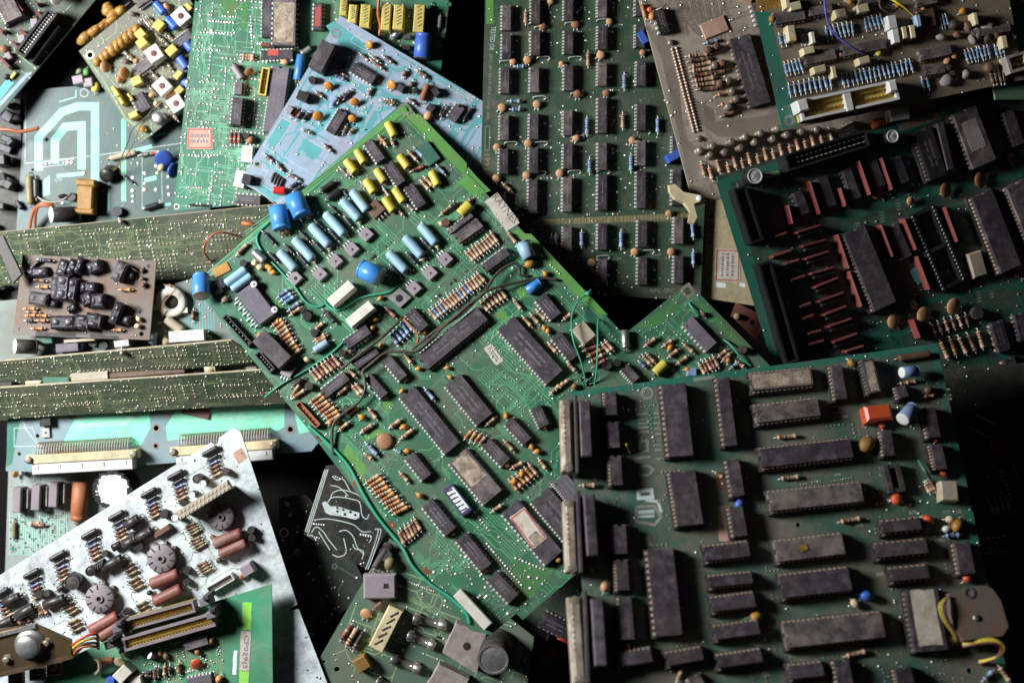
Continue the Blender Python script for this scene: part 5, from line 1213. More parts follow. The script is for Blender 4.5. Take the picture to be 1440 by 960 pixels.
# ---------------------------------------------------------------- front green board with two ribbon headers
PF = pcb('frontgreen', '3a8e66', '489e74', '9aab90', .4, .42)
B = Board('green board with two ribbon headers and a white and lime label, bottom left',
          [(262, 858), (382, 821), (384, 1010), (30, 1010), (75, 935), (165, 893)], .061, PF, ang=15, view=(200, 780, 5.333), edge='lime')
B.V(0, 560, 2.4)
slot(B, 408, 770, 655, 702, 38, 9, 24, 'yellowbox', 'socketgrey', 'gold', rows=2, wl=1., fl=6); slot(B, 415, 832, 722, 745, 46, 10, 28, 'yellowbox', 'socketgrey', 'gold', rows=2, wl=1.4, fl=7)
for x, y in ((690, 690), (712, 732), (395, 778), (368, 832)): B.box(x - 16, y + 5, x + 16, y - 5, 26, 13, 'greychip', .6, 'latch'); B.box(x - 6, y - 14, x + 16, y - 20, 16, 15, 'black', .6, 'latch')
B.V(200, 780, 5.333)
B.dip(312, 695, 492, 640, 54, 16, 'greychip'); B.beads([(517, 645, 42, 'wax'), (415, 728, 42, 'wax'), (135, 738, 34), (178, 758, 44, 'olive'), (575, 930, 52, 'orange')], 40); B.disc(405, 820, 96, 'redorange', 10, 25)
B.cyl(45, 728, 120, 780, 54, mat='black2', end='whiteclean', kind='can'); B.resl([(95, 850, 92, 925, 'brown'), (122, 850, 120, 900, 'dark'), (168, 830, 165, 905), (205, 840, 203, 885, 'dark'), (275, 815, 272, 885, 'grn'), (20, 880, 70, 878, 'dark')]); B.dip(330, 960, 520, 925, 60, 14, 'greychip'); B.cyl(505, 950, 540, 920, 45, mat='black2', end='black2', kind='can'); B.cyl(-60, 1000, -20, 930, 46, mat='black2', end='whiteclean', kind='can'); B.cyl(-130, 1000, -95, 945, 46, mat='black2', end='whiteclean', kind='can')
for x in (590, 604, 560): B.line([(x, 380), (x - 5, 960)], .5, 'edge')
for k in range(9): B.line([(190 + k * 14, 690 + k * 3), (185 + k * 14, 960)], .45, 'edge')
B.vias(160, (0, 640, 590, 960), .65); B.auto(60, 'edge', .45, (0, 600, 590, 960)); B.padrow(592, 400, 586, 500, 6, .7)
B.sticker(787, 355, 780, 560, 70, 'papergreen', .12); B.sticker(778, 570, 765, 865, 78, 'paper', .14); B.sticker(766, 870, 762, 990, 72, 'papergreen', .12); B.text('CP029(5', 778, 600, 766, 850, 44, 'inkviolet', z=.2) ; B.sticker(700, 715, 690, 895, 30, 'whiteclean', .1)
B.V(0, 780, 5.333); B.box(872, 940, 960, 850, 90, 9, 'creamwhite', .5); B.box(960, 960, 1060, 940, 70, 6, 'creamwhite', .5); B.cyl(760, 800, 850, 790, 50, mat='rust', end='rust'); B.bead(895, 800, 70, 'cream'); B.box(800, 950, 860, 950, 60, 7, 'royal', .4); B.row(1030, 895, 1110, 910, 4, 60, -6, 'brown dark', 2.3); B.res(1165, 870, 1160, 930, 'brown'); B.bead(920, 720, 60, 'alu'); B.bead(950, 600, 70, 'alu'); B.wire([(700, 770, 8), (740, 800, 9), (745, 860, 6), (715, 890, 3)], 1, 'cream'); B.finish()

hs = Board('bent brown metal heat sink carrying a round silver power transistor, bottom left corner', [(-40, 890), (50, 878), (100, 900), (100, 920), (0, 950), (-40, 960)], .078, material('board_heatsink', '8a7458', .4, .85, '75603f', 40, '4a3c2c', .35, 40, 0, .2), gy=.1, view=(0, 780, 5.333), t=2.4 * mm, edge='aludark', name='heat_sink', cat='heat sink')
c_, a_, L_ = hs.seg(-60, 900, 540, 745, 0); bb = MB(); bb.box(0, -1.2 * mm, -16 * mm, L_, 2.2 * mm, .3 * mm); hs.part('flange', bb.mesh('flange', ['aludark']), c_, a_)
for x0, y0, x1, y1 in ((-60, 610, 270, 528),): c_, a_, L_ = hs.seg(x0, y0, x1, y1, 0); bb = MB(); bb.box(0, 0, -3 * mm, L_, 2 * mm, 1.5 * mm); hs.part('flange', bb.mesh('flange', ['alu']), c_, a_)
bb = MB(); bb.lathe([(0, 8.5 * mm), (1.2 * mm, 8.5 * mm), (1.3 * mm, 6.6 * mm), (5.5 * mm, 6.5 * mm), (6.2 * mm, 5.8 * mm), (6.3 * mm, 1 * mm)], 26, 0, 'z'); hs.part('power_transistor', bb.mesh('power_transistor', ['alu']), hs.L(190, 705, 8 * mm))
for x, y in ((345, 665), (45, 790)):
    bb = MB(); bb.lathe([(0, 3 * mm), (.6 * mm, 3 * mm)], 6, 0, 'z', (0, 0, 0), False); bb.lathe([(.6 * mm, 2 * mm), (2.2 * mm, 1.9 * mm), (2.5 * mm, 1.2 * mm)], 10, 0, 'z'); hs.part('screw', bb.mesh('screw', ['tindull']), hs.L(x, y, 2 * mm))
for x, y in ((110, 930), (270, 900), (400, 860)):
    bb = MB(); bb.box(0, 0, -14 * mm, 8 * mm, 7 * mm, -9 * mm, 0, .8 * mm); bb.ell(0, 2 * mm, -8 * mm, 3 * mm, 2.4 * mm, 2 * mm, 0, 8, 6); hs.part('terminal', bb.mesh('terminal', ['brown']), hs.L(x, y, -9 * mm))
for k, (m_, off_) in enumerate((('wirered', 0), ('wireyellow', 22), ('wireblack', 44), ('wireorange', 60))): hs.wire([(520 + off_ * .5, 690 + off_, -3), (590, 640 + off_, 3), (650, 605 + off_ * 1.3, 3), (720, 590 + off_ * 1.6, 0), (740, 640 + off_, -4)], .8, m_)

# ================================================================ bottom middle: power board, bare dark boards
mk('fuseglass', '4a4640', .06, .0, '6a645c', 300, None, 0, 10, 0, 0, 1., .1)
PP = pcb('power', '4a6a58', '56705c', '7a7462', .5, .5)
B = Board('dusty power board with glass fuses, square rectifier and cream terminal block',
          [(443, 936), (516, 808), (548, 757), (670, 831), (751, 895), (735, 1010), (500, 1010)], .048, PP, ang=-20, view=(380, 650, 3.097), holes=[(290, 900, 12), (232, 866, 7)], edge='edge')
B.box(405, 542, 548, 540, 106, 6, 'mauve', 1.0, 'rectifier'); B.sticker(494, 537, 516, 537, 22, 'holedark', .05, None, 0, 6.3); B.disc(415, 660, 50, 'disc', 10, 15); B.cyl(455, 635, 488, 610, 28, mat='brown', end='brown', name='resistor')
B.box(548, 635, 458, 815, 68, 9, 'cream', .6, 'terminal_block')
for k in range(5): B.sticker(492 + k * -17 + 30, 672 + k * 30, 530 + k * -17 + 30, 664 + k * 30 - 12, 9, 'ink', .05, None, 0, 9.32)
B.resl([(308, 772, 350, 708, 'red'), (332, 798, 376, 722), (362, 815, 408, 735, 'dark')], d=3.2); B.box(372, 895, 425, 862, 60, 7, 'ochre', .5)
for x0, y0, x1, y1 in ((622, 678, 768, 712), (597, 750, 718, 800), (525, 855, 655, 902), (462, 950, 540, 990)):
    c_, a_, L_ = B.seg(x0, y0, x1, y1, 5 * mm); bb = MB(); r_ = B.m(19); l_ = L_ / 2
    bb.lathe([(-l_, r_ * .4), (-l_, r_ * .95), (-l_ * .94, r_), (-l_ * .5, r_), (-l_ * .49, r_ * .88), (l_ * .49, r_ * .88), (l_ * .5, r_), (l_ * .94, r_), (l_, r_ * .95), (l_, r_ * .4)], 16, [0, 0, 0, 0, 1, 0, 0, 0, 0], 'x', (0, 0, r_ + 2 * mm))
    B.part('fuse', bb.mesh('fuse', ['alu', 'fuseglass']), c_, a_)
    for t in (.12, .85):
        x, y = x0 + (x1 - x0) * t, y0 + (y1 - y0) * t; dx, dy = (x1 - x0) * .07, (y1 - y0) * .07
        B.box(x - dx, y - dy, x + dx, y + dy, 50, 3.6, 'tindull', .5, 'fuse_clip')
def plate_box(x, y, hx, hy, h, hole):
    P_ = [B.L(x + px, y + py, h * mm) for px, py in hx]; bb = MB(); P_ = P_[::-1] if sum(P_[i - 1][0] * P_[i][1] - P_[i][0] * P_[i - 1][1] for i in range(4)) < 0 else P_
    bb.prism(P_, .5 * mm, h * mm, 0, .6 * mm)
    if hole: c = B.L(x + hy[0], y + hy[1], h * mm); bb.lathe([(h * mm - .05 * mm, 2.4 * mm), (h * mm + .06 * mm, 2.3 * mm)], 14, 1, 'z', (c[0], c[1], 0), False)
    B.part('power_module', bb.mesh('power_module', ['papergrey', 'holedark']), (0, 0))
plate_box(845, 805, [(-98, 25), (-35, -110), (100, -65), (55, 118)], (12, -5), 10, 1); plate_box(765, 950, [(-90, 30), (-30, -75), (105, -10), (60, 90)], (0, 0), 9, 0)
B.cyl(1000, 820, 930, 960, 128, mat='bluegrey', end='alu', kind='can', lift=3) if False else B.can(990, 832, 136, 26, 'charcoal', 'alu', 1, (.1, -.12))
B.padrow(620, 528, 712, 562, 11, .7); B.text('137 BC..', 640, 575, 770, 645, 22, 'silkdull') if False else None
for k in range(6): B.line([(560 + k * 30, 560 + k * 12), (640 + k * 30, 620 + k * 16)], .6, 'edge')
B.to92(500, 400, 60, mat='charcoal'); B.cyl(455, 460, 505, 375, 34, mat='charcoal', end='charcoal', name='wire_end'); B.disc(515, 365, 50, 'charcoal', 0, 40); B.bead(520, 440, 50, 'olive'); B.vias(90, None, .6); B.auto(70, 'edge', .8, None, 2.0, 5); B.finish()

B = Board('black bare board with fine white looping tracks, in the gap below the middle board', [(458, 655), (427, 751), (515, 800), (545, 745), (540, 690), (490, 650)], .046, material('board_black', '151a18', .4, 0, '1d2320', 30, '2f302c', .3, 30, 0, .1), ang=-25, view=(380, 650, 3.097), edge='edgedark')
for k in range(3): B.line([(238 + k * 7, 30), (152 + k * 7, 300 + k * 4)], .5, 'silk')
B.patch([(225, 175), (240, 168), (262, 190), (300, 192), (340, 205), (388, 218), (388, 240), (370, 248), (320, 236), (262, 228), (240, 218)], 'silk'); B.pads([(292, 197), (318, 205), (350, 215), (292, 212), (325, 225), (370, 228)], .9, 'holedark')
for pts in ([(248, 178), (265, 155), (300, 150), (360, 160), (390, 175), (400, 230), (420, 245), (430, 225)], [(262, 160), (275, 130), (320, 120), (380, 140), (410, 170)], [(190, 250), (250, 245), (330, 260), (370, 275), (400, 300), (440, 300)], [(180, 305), (200, 280), (230, 300), (250, 330), (290, 380)], [(300, 300), (330, 295), (360, 320), (380, 370), (410, 400)], [(320, 330), (330, 390), (300, 410), (270, 400)], [(270, 60), (290, 75), (320, 75), (350, 130)], [(455, 290), (470, 300), (440, 400), (415, 465)], [(465, 290), (482, 300), (450, 400), (425, 465)], [(390, 310), (440, 320), (430, 350)], [(210, 300), (260, 380)], [(360, 355), (370, 375), (405, 385), (400, 420)], [(262, 100), (300, 108), (340, 145)], [(165, 320), (180, 315), (200, 335)]):
    P_ = smooth_path([Vector((p[0], p[1], 0)) for p in pts], 5); B.line([(p.x, p.y) for p in P_], .55, 'silk')
B.padrow(192, 268, 235, 272, 5, .8); B.padrow(280, 60, 310, 70, 5, .6); B.padrow(395, 315, 440, 325, 5, .7); B.padrow(165, 315, 215, 330, 6, .7); B.vias(50, (180, 60, 480, 450), .5); B.finish()

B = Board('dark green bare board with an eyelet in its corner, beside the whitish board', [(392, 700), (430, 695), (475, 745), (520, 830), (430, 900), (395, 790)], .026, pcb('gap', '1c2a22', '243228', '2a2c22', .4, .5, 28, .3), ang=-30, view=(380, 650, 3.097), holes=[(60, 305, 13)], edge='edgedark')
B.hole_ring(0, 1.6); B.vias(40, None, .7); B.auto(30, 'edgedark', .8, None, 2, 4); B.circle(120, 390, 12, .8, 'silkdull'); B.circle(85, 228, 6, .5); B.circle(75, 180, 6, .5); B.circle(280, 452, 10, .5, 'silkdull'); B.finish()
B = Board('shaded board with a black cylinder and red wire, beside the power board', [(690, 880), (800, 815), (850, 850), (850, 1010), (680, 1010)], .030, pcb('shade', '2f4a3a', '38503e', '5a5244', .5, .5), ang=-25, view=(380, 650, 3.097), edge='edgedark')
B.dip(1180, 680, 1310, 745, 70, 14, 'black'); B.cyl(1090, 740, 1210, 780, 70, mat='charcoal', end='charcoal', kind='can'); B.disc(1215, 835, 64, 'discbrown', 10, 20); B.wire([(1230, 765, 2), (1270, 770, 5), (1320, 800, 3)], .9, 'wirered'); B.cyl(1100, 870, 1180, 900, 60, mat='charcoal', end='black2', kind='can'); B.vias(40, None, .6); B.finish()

# ================================================================ right side: beige boards
PB = pcb('beige', 'ab9c8e', 'a39382', '7a6b5e', .45, .5)
B = Board('beige-brown board with a double row of copper pins and metal can transistors',
          [(892, -25), (976, 290), (1330, 195), (1260, -25)], .045, PB, gx=-.06, ang=-75, view=(890, 0, 3.692), edge='edgetan')
mk('beigetrace', '8a7c6e', .5, 0, '806f62', 100, '6e6054', .4, 60, 0)
for k in range(12): B.line([(60 + k * 8, 130 + k * 4), (150 + k * 7, 300), (215 + k * 4, 600 + k * 10), (300 + k * 8, 950 - k * 12)], .4, 'beigetrace')
for k in range(26): B.line([(200 + k * 10, -20), (240 + k * 9, 90), (330 + k * 6, 180 + k * 2)], .4, 'beigetrace') if k % 4 else None
for k in range(24): B.line([(300 + k * 5, 500 + k * 3), (350 + k * 4, 640 + k * 3), (760, 600 + k * 5)], .35, 'beigetrace')
for k in range(10): B.line([(240 + k * 4, 250 + k * 16), (300 + k * 4, 280 + k * 18)], .35, 'beigetrace')
B.auto(110, 'beigetrace', .4, None, 1.27, 6, None, 4); B.vias(160, None, .4, 'solderdull')
B.dip(130, 45, 168, 172, 48, 10, 'black2'); B.res(48, 20, 65, 92, 'orange', 2.6); B.bead(100, 85, 38, 'orange'); B.bead(90, 50, 30, 'redorange'); B.wire([(105, 60, 3), (150, 40, 6), (175, 20, 6)], .5, 'tindull')
B.box(362, 168, 488, 118, 84, 1.0, 'paperpink', .6, 'shield'); B.box(545, -20, 620, 5, 40, 1.2, 'paperpink', .4, 'shield'); B.dip(555, 188, 665, 545, 108, 34, 'black', pin='copperpin'); B.dip(635, 10, 670, 130, 44, 10, 'blackdusty')
pb_ = MB()
for k in range(27):
    t = k / 26
    for off in (0, 22):
        p = B.L(203 + 112 * t + off, 258 + 425 * t - (6 if off else 0)); pb_.lathe([(0, 1.0 * mm), (.5 * mm, 1.0 * mm), (.9 * mm, .75 * mm), (1.3 * mm, .6 * mm)], 8, 0, 'z', (p[0], p[1], 0))
o = B.part('pin_row', pb_.mesh('pin_row', ['copperpin']), (0, 0)); o['kind'] = 'stuff'
for x, y in ((198, 220), (345, 720)): B.tocan(x, y, 28, 2, 'tindull')
B.row(340, 285, 390, 460, 8, 100, -20, 'tan brown tan', 2.6)
for x, y in ((395, 256), (437, 238), (430, 336), (467, 325), (455, 430), (500, 415), (500, 550), (540, 512), (520, 470)): B.tocan(x, y, 36, 6, 'brown' if x % 2 else 'tindull', 1.05)
B.row(415, 215, 500, 590, 8, 60, -16, 'dkblue orange tan brown', 2.3)
for x, y in ((352, 778), (418, 755), (515, 733), (588, 708), (666, 688), (756, 665), (405, 802), (480, 788), (562, 765), (638, 735), (732, 718), (802, 698), (880, 680), (960, 670)): B.tocan(x, y, 38, 7.5, 'tindull')
for x, y in ((365, 880), (405, 902), (445, 862), (500, 885), (530, 842), (575, 862), (605, 822), (655, 840), (690, 802), (735, 815), (770, 778), (822, 788), (855, 752), (900, 762), (935, 732), (985, 740), (1030, 705)): B.res(x - 8, y - 30, x + 8, y + 30, 'tan', 2.6)
B.V(1040, 0, 3.6); B.box(765, 585, 860, 570, 60, 10, 'creamwhite', .4, 'connector'); B.cyl(660, 635, 715, 620, 50, mat='redorange', end='orange', kind='can', lift=4); B.dip(520, 680, 600, 640, 60, 8, 'black2'); B.finish()

B = Board('cream board scrap with rows of holes and a red-bordered label, below the beige board', [(982, 270), (972, 398), (985, 418), (1075, 432), (1085, 260)], .026, pcb('cream', 'b8a67e', 'c0ae88', '7a6a50', .45, .5), ang=-85, view=(660, 0, 2.2326), holes=[(722, 884, 7)], edge='edgetan')
B.hole_ring(0, 1.5, 'tindull'); B.padrow(742, 665, 735, 840, 12, .9, 'rustpatch', .1); B.padrow(760, 665, 755, 760, 7, .9, 'rustpatch', .1)
B.V(990, 130, 2.595); B.sticker(88, 572, 84, 690, 92, 'paper', .15, 'inkred', 3); B.sticker(45, 700, 80, 705, 18, 'whiteclean', .1); B.sticker(130, 700, 150, 704, 14, 'whiteclean', .1); B.finish()

cl = Board('cream plastic card clip lying where the dark green and beige boards meet', [(940, 262), (958, 258), (990, 276), (976, 316)], .052, None, view=(660, 0, 2.2326), name='plastic_clip', cat='clip')
P_ = [cl.L(*p) for p in ((622, 582), (640, 578), (668, 602), (730, 615), (740, 632), (712, 640), (705, 645), (714, 688), (702, 708), (684, 700), (690, 668), (668, 640), (640, 628), (624, 604))]
bb = MB(); bb.prism(P_[::-1], 0, 5 * mm, 0, .8 * mm); c = cl.L(718, 626); bb.lathe([(5 * mm, 1.8 * mm), (6 * mm, 1.6 * mm), (6.1 * mm, .3 * mm)], 12, 1, 'z', (c[0], c[1], 0)); cl.part('body', bb.mesh('body', ['cream', 'whiteclean']), (0, 0))

rp = Board('small dark red bakelite plate with a hole and a cream rivet', [(1036, 426), (1078, 446), (1067, 480), (1029, 444)], .036, material('board_bakelite', '6d2f2a', .4, 0, '7c3a32', 90, '8a5a4c', .3, 70, 0, .2), ang=-28, view=(860, 380, 5.333), holes=[(1055, 392, 20)], t=4 * mm, edge='bakelite', name='bakelite_plate', cat='plate')
bb = MB(); bb.lathe([(0, 2 * mm), (2.5 * mm, 1.8 * mm), (3 * mm, 1 * mm)], 12, 0, 'z'); rp.part('rivet', bb.mesh('rivet', ['cream']), rp.L(945, 345, 2 * mm)); rp.sticker(1125, 415, 1108, 480, 10, 'paperpink', .1)

# ================================================================ board with red capacitors (right)
PR = pcb('right', '1d4a3c', '26503f', '4a4034', .45, .45)
B = Board('dark green board with slim red capacitors and an empty chip socket, right edge',
          [(1008, 248), (1530, 88), (1660, 560), (1120, 620)], .060, PR, gx=-.20, ang=17, ref=(1100, 350), view=(990, 130, 2.595), holes=[(608, 160, 9)], edge='darkteal')
B.auto(150, 'darkteal', .7, None, 1.27, 6, None, 3); B.vias(240, None, .5)
B.patch([(45, 330), (90, 305), (290, 960), (240, 960)], 'darkteal'); B.patch([(90, 305), (600, 150), (1160, -20), (1160, 0), (610, 185), (100, 330)], 'darkteal'); B.patch([(430, 460), (800, 350), (1160, 290), (1160, 310), (800, 385), (520, 470)], 'darkteal'); B.patch([(600, 860), (670, 830), (700, 960), (640, 960)], 'darkteal'); B.patch([(750, 960), (860, 915), (860, 960)], 'darkteal'); B.patch([(810, 750), (1160, 680), (1160, 700), (820, 775)], 'darkteal')
B.can(186, 305, 58, 11, 'black2', 'white', 1); B.can(688, 160, 50, 11, 'black2', 'white', 1); slot(B, 300, 258, 600, 165, 62, 11, 17, 'black2', 'black2', 'tindull', rows=2, wl=1.2); slot(B, 130, 345, 195, 545, 52, 9, 8, 'cleanblack', 'cleanblack', 'tindull', wl=1.3); slot(B, 222, 620, 325, 985, 52, 9, 14, 'cleanblack', 'cleanblack', 'tindull', wl=1.3); B.line([(120, 330), (165, 580)], .9, 'silkdull'); B.line([(205, 640), (300, 960)], .9, 'silkdull')
B.cyl(225, 305, 275, 295, 22, mat='greencap', end='olive')
for r in ((310, 410, 326, 478), (388, 322, 426, 443), (500, 348, 520, 414), (568, 248, 610, 372), (650, 238, 690, 354), (340, 512, 428, 484), (360, 562, 448, 538), (372, 608, 458, 580), (392, 662, 478, 638), (406, 712, 492, 676), (422, 763, 512, 730), (440, 812, 522, 780), (456, 855, 542, 825), (474, 912, 562, 880), (490, 518, 532, 642), (533, 652, 578, 780), (648, 482, 692, 598), (732, 458, 778, 574), (882, 418, 928, 544), (780, 598, 826, 718), (520, 945, 585, 925), (765, 828, 792, 895)):
    B.box(*r, 8.5, 6.5, 'pink' if r[0] > 480 else 'red', .4)
    ox, oy = (14, 4) if abs(r[3] - r[1]) > abs(r[2] - r[0]) else (6, 14)
    B.box(r[0] + ox, r[1] + oy, r[2] + ox, r[3] + oy, 11, 5, 'cleanblack', .4, 'resistor_network')
for r in ((250, 600, 322, 575), (318, 685, 372, 668), (350, 782, 392, 768), (362, 825, 402, 812), (380, 880, 430, 868), (380, 920, 440, 905), (262, 525, 305, 512), (300, 625, 350, 610)): B.box(*r, 9, 5.5, 'bakelite', .4)
B.dips([(432, 308, 465, 415, 40), (520, 280, 558, 388, 36), (612, 250, 645, 345, 42), (700, 235, 735, 330, 38), (340, 362, 372, 445, 36), (686, 482, 740, 605, 48), (1110, 68, 1152, 192, 46), (1070, 850, 1100, 935, 50)], mat='black', pin='tindull', mark=0)
B.dip(548, 500, 664, 782, 92, 40, 'black', sock=1, mark=0, pin='copperpin'); B.dip(1015, 368, 1122, 645, 88, 40, 'black', sock=1, mark=0, pin='copperpin'); B.dip(1140, 330, 1250, 600, 90, 40, 'blackdusty', sock=1, mark=0, pin='copperpin'); B.dip(950, 65, 1025, 262, 100, 24, 'blackdusty', sock=1, mark=0, pin='copperpin', lab=(.2, .72, 'papergrey', .62)); B.dip(800, 135, 858, 312, 70, 24, 'black2', sock=1, pin='tindull'); B.box(862, 110, 902, 282, 30, 8, 'black', .4, 'chip')
c_, a_, L_ = B.seg(795, 430, 912, 705, 5 * mm); W_ = B.m(108); bb = MB()
for sy in (-1, 1): bb.box(0, sy * (W_ / 2 - 1.3 * mm), .2 * mm, L_, 2.6 * mm, 5 * mm)
for sx in (-1, 0, 1): bb.box(sx * (L_ / 2 - 1 * mm), 0, .2 * mm, 2 * mm, W_ - 5.2 * mm, 4.6 * mm)
o = B.part('chip_socket', bb.mesh('chip_socket', ['black2']), c_, a_); pb_ = MB()
for k in range(20):
    for sy in (-1, 1): pb_.lathe([(4.9 * mm, .62 * mm), (5.12 * mm, .55 * mm)], 8, 0, 'z', (-L_ / 2 + L_ * (k + .5) / 20, sy * (W_ / 2 - 1.3 * mm), 0))
p = obj('contacts', pb_.mesh('contacts', ['tin']), o); p['kind'] = 'stuff'
for x, y, d, m_ in ((888, 355, 58, 'discbrown'), (757, 395, 36, 'disc'), (1015, 318, 60, 'discbrown'), (1125, 240, 46, 'discbrown'), (640, 360, 62, 'brown'), (698, 835, 56, 'disc'), (810, 812, 64, 'disc'), (918, 780, 66, 'disc'), (767, 772, 32, 'disc'), (1160, 650, 56, 'discbrown')): B.disc(x, y, d, m_, B.hr.uniform(20, 60), B.hr.uniform(10, 25))
B.box(988, 582, 1012, 672, 58, 5, 'beige', .8, 'crystal'); B.row(838, 865, 960, 828, 6, 12, 34, 'tan brown', 2.4); B.row(878, 938, 1012, 905, 5, 22, 62, 'tan brown', 2.8); B.sticker(712, 128, 862, 85, 26, 'paperdirty', .1); B.to92(1000, 805, 50, mat='charcoal'); B.box(770, 640, 800, 690, 46, 1, 'tealcopper', .2)
for x, y in ((525, 430), (610, 400), (645, 440), (705, 395), (775, 360), (760, 655), (1000, 730), (1045, 715), (1015, 545), (600, 835), (560, 480), (635, 890)):
    for k in range(4): B.line([(x + k * 2 - 8, y + k * 11), (x + k * 2 + 8, y + k * 11 - 4)], .9, 'silkdull')
B.V(1230, 420, 3.4286); B.dip(590, 110, 628, 252, 62, 10, 'black', pin='copperpin'); B.dip(648, 285, 698, 440, 60, 12, 'black', pin='copperpin'); B.dip(700, 70, 730, 200, 60, 12, 'black', pin='copperpin'); B.dip(690, 800, 730, 960, 70, 12, 'black'); B.finish()
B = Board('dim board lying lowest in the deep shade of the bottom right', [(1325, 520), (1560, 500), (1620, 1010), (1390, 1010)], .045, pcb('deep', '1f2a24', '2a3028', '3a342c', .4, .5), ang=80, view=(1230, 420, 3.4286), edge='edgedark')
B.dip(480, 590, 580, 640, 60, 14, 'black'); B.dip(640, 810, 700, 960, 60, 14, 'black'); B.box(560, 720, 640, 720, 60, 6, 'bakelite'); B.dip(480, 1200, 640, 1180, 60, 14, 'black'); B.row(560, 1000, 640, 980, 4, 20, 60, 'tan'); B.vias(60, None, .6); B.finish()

# ================================================================ top right
B = Board('plain green board edge with a copper-coloured ring, behind the top right corner', [(1370, -25), (1500, -25), (1510, 140), (1400, 140)], .050, pcb('tredge', '22624a', '2a6a50', '4a4a3a', .35, .45), gx=-.1, ang=-80, view=(1040, 0, 3.6), holes=[(1440, 35, 28)], edge='edge')
B.hole_ring(0, 1.5, 'rust', .4)
for k in range(12): B.line([(1310 + k * 9, 110 + k * 3), (1430, 95 + k * 24)], .5, 'darkteal')
B.patch([(1255, -10), (1345, -10), (1380, 110), (1290, 120)], 'papergrey'); B.finish()
PT = pcb('topright', '6a5f4c', '756855', '877660', .55, .55)
B = Board('brown dusty board with rows of blue resistors and a white ribbon header',
          [(1059, -25), (1100, 184), (1440, 112), (1415, -25)], .062, PT, gx=-.09, ang=11, view=(1040, 0, 3.6), holes=[(252, 612, 14)], edge='darkteal')
B.hole_ring(0, 2.1, 'alu'); B.patch([(78, 60), (150, 60), (195, 260), (255, 480), (290, 540), (300, 640), (215, 655)], 'darkteal'); B.patch([(82, -10), (215, -10), (225, 30), (90, 62)], 'ochre', .06); B.auto(50, 'beigetrace', .4, None, 1.27, 5); B.vias(120, None, .5)
B.dips([(178, 97, 332, 70, 52), (350, 62, 470, 40, 46), (328, 305, 488, 273, 48), (520, 262, 742, 220, 50), (912, 285, 1072, 250, 48), (938, 362, 1042, 345, 44), (600, 5, 702, -12, 46), (895, 15, 1000, -8, 46), (1178, 172, 1372, 140, 36)], mat='blackdusty', pin='tindull', mark=0); B.box(900, 100, 992, 85, 92, 3.5, 'brown', .5, 'chip')
for x, y, w_, l_, m_ in ((262, 168, 40, 78, 'cream'), (282, 30, 60, 40, 'cream'), (510, 68, 60, 42, 'cream'), (625, 42, 60, 40, 'cream'), (772, 112, 46, 66, 'white'), (790, 182, 34, 70, 'white'), (835, 165, 24, 60, 'cream'), (875, 160, 26, 64, 'cream'), (350, 255, 60, 34, 'cream'), (370, 190, 22, 56, 'creamwhite'), (405, 350, 66, 34, 'cream'), (477, 365, 24, 60, 'cream'), (630, 305, 60, 34, 'cream'), (1195, 95, 22, 62, 'cream'), (1340, 212, 30, 62, 'cream'), (240, 10, 24, 60, 'cream'), (905, 105, 24, 60, 'paleblue')):
    B.box(x - 3, y - l_ / 2, x + 3 + l_ * .08, y + l_ / 2, w_, 7, m_, .4)
for r in ((442, 168, 572, 142, 7), (640, 122, 722, 104, 5), (235, 348, 312, 334, 5), (255, 458, 462, 415, 9), (525, 408, 870, 332, 16), (1150, 287, 1262, 262, 7), (1300, 257, 1335, 250, 3), (208, 205, 232, 200, 2), (1020, 112, 1052, 105, 3), (930, 425, 955, 420, 2)): B.row(*r, 12, 50, 'blue white blue', 1.9)
B.row(308, 192, 345, 190, 4, 10, 52, 'dark', 2.4); B.row(1280, 400, 1340, 390, 4, 10, 50, 'brown dark', 2.4)
B.beads([(165, 95, 34, 'ochre'), (350, 60, 26, 'wax'), (508, 280, 28, 'disc'), (1052, 310, 34, 'disc'), (1086, 285, 28, 'orangebead'), (1130, 55, 32, 'orangebead'), (705, 270, 28, 'yellow'), (345, 80, 22, 'ochre'), (560, 10, 30, 'ochre'), (800, 30, 26, 'ochre'), (930, 45, 26, 'disc')], 28)
slot(B, 308, 560, 800, 452, 104, 9, 26, 'yellowbox', 'white', 'gold', rows=2, wl=1.5, fl=5.5); B.box(295, 540, 350, 525, 60, 11, 'white', .8, 'latch'); B.box(755, 440, 800, 430, 56, 11, 'white', .8, 'latch'); B.box(535, 520, 572, 512, 90, 9.3, 'white', .3, 'key')
slot(B, 1360, 330, 1460, 300, 90, 9, 6, 'cream', 'papergrey', 'gold', rows=2, wl=1.6)
for i in range(14):
    bb = MB(); bb.ell(0, 0, 2.4 * mm, RND.uniform(2, 4.5) * mm, RND.uniform(1.6, 3.5) * mm, RND.uniform(1.6, 3) * mm, 0, 9, 6, None, .16); B.part('charred_lump', bb.mesh('charred_lump', [RND.choice(('brown', 'charcoal', 'papergrey'))]), B.L(RND.uniform(1020, 1300), RND.uniform(120, 200) + (220 if i % 3 == 0 else 0), 3 * mm), RND.uniform(0, 3))
B.wire([(430, -20, 12), (435, 60, 12), (455, 130, 10), (500, 190, 9), (570, 240, 8), (650, 285, 1)], .6, 'wireblue'); B.wire([(760, -10, 10), (800, 15, 11), (845, 45, 9), (885, 82, 4)], .8, 'wireyellow'); B.wire([(710, 0, 9), (715, 40, 9), (760, 62, 8), (800, 45, 6)], .7, 'wireblack'); B.finish()

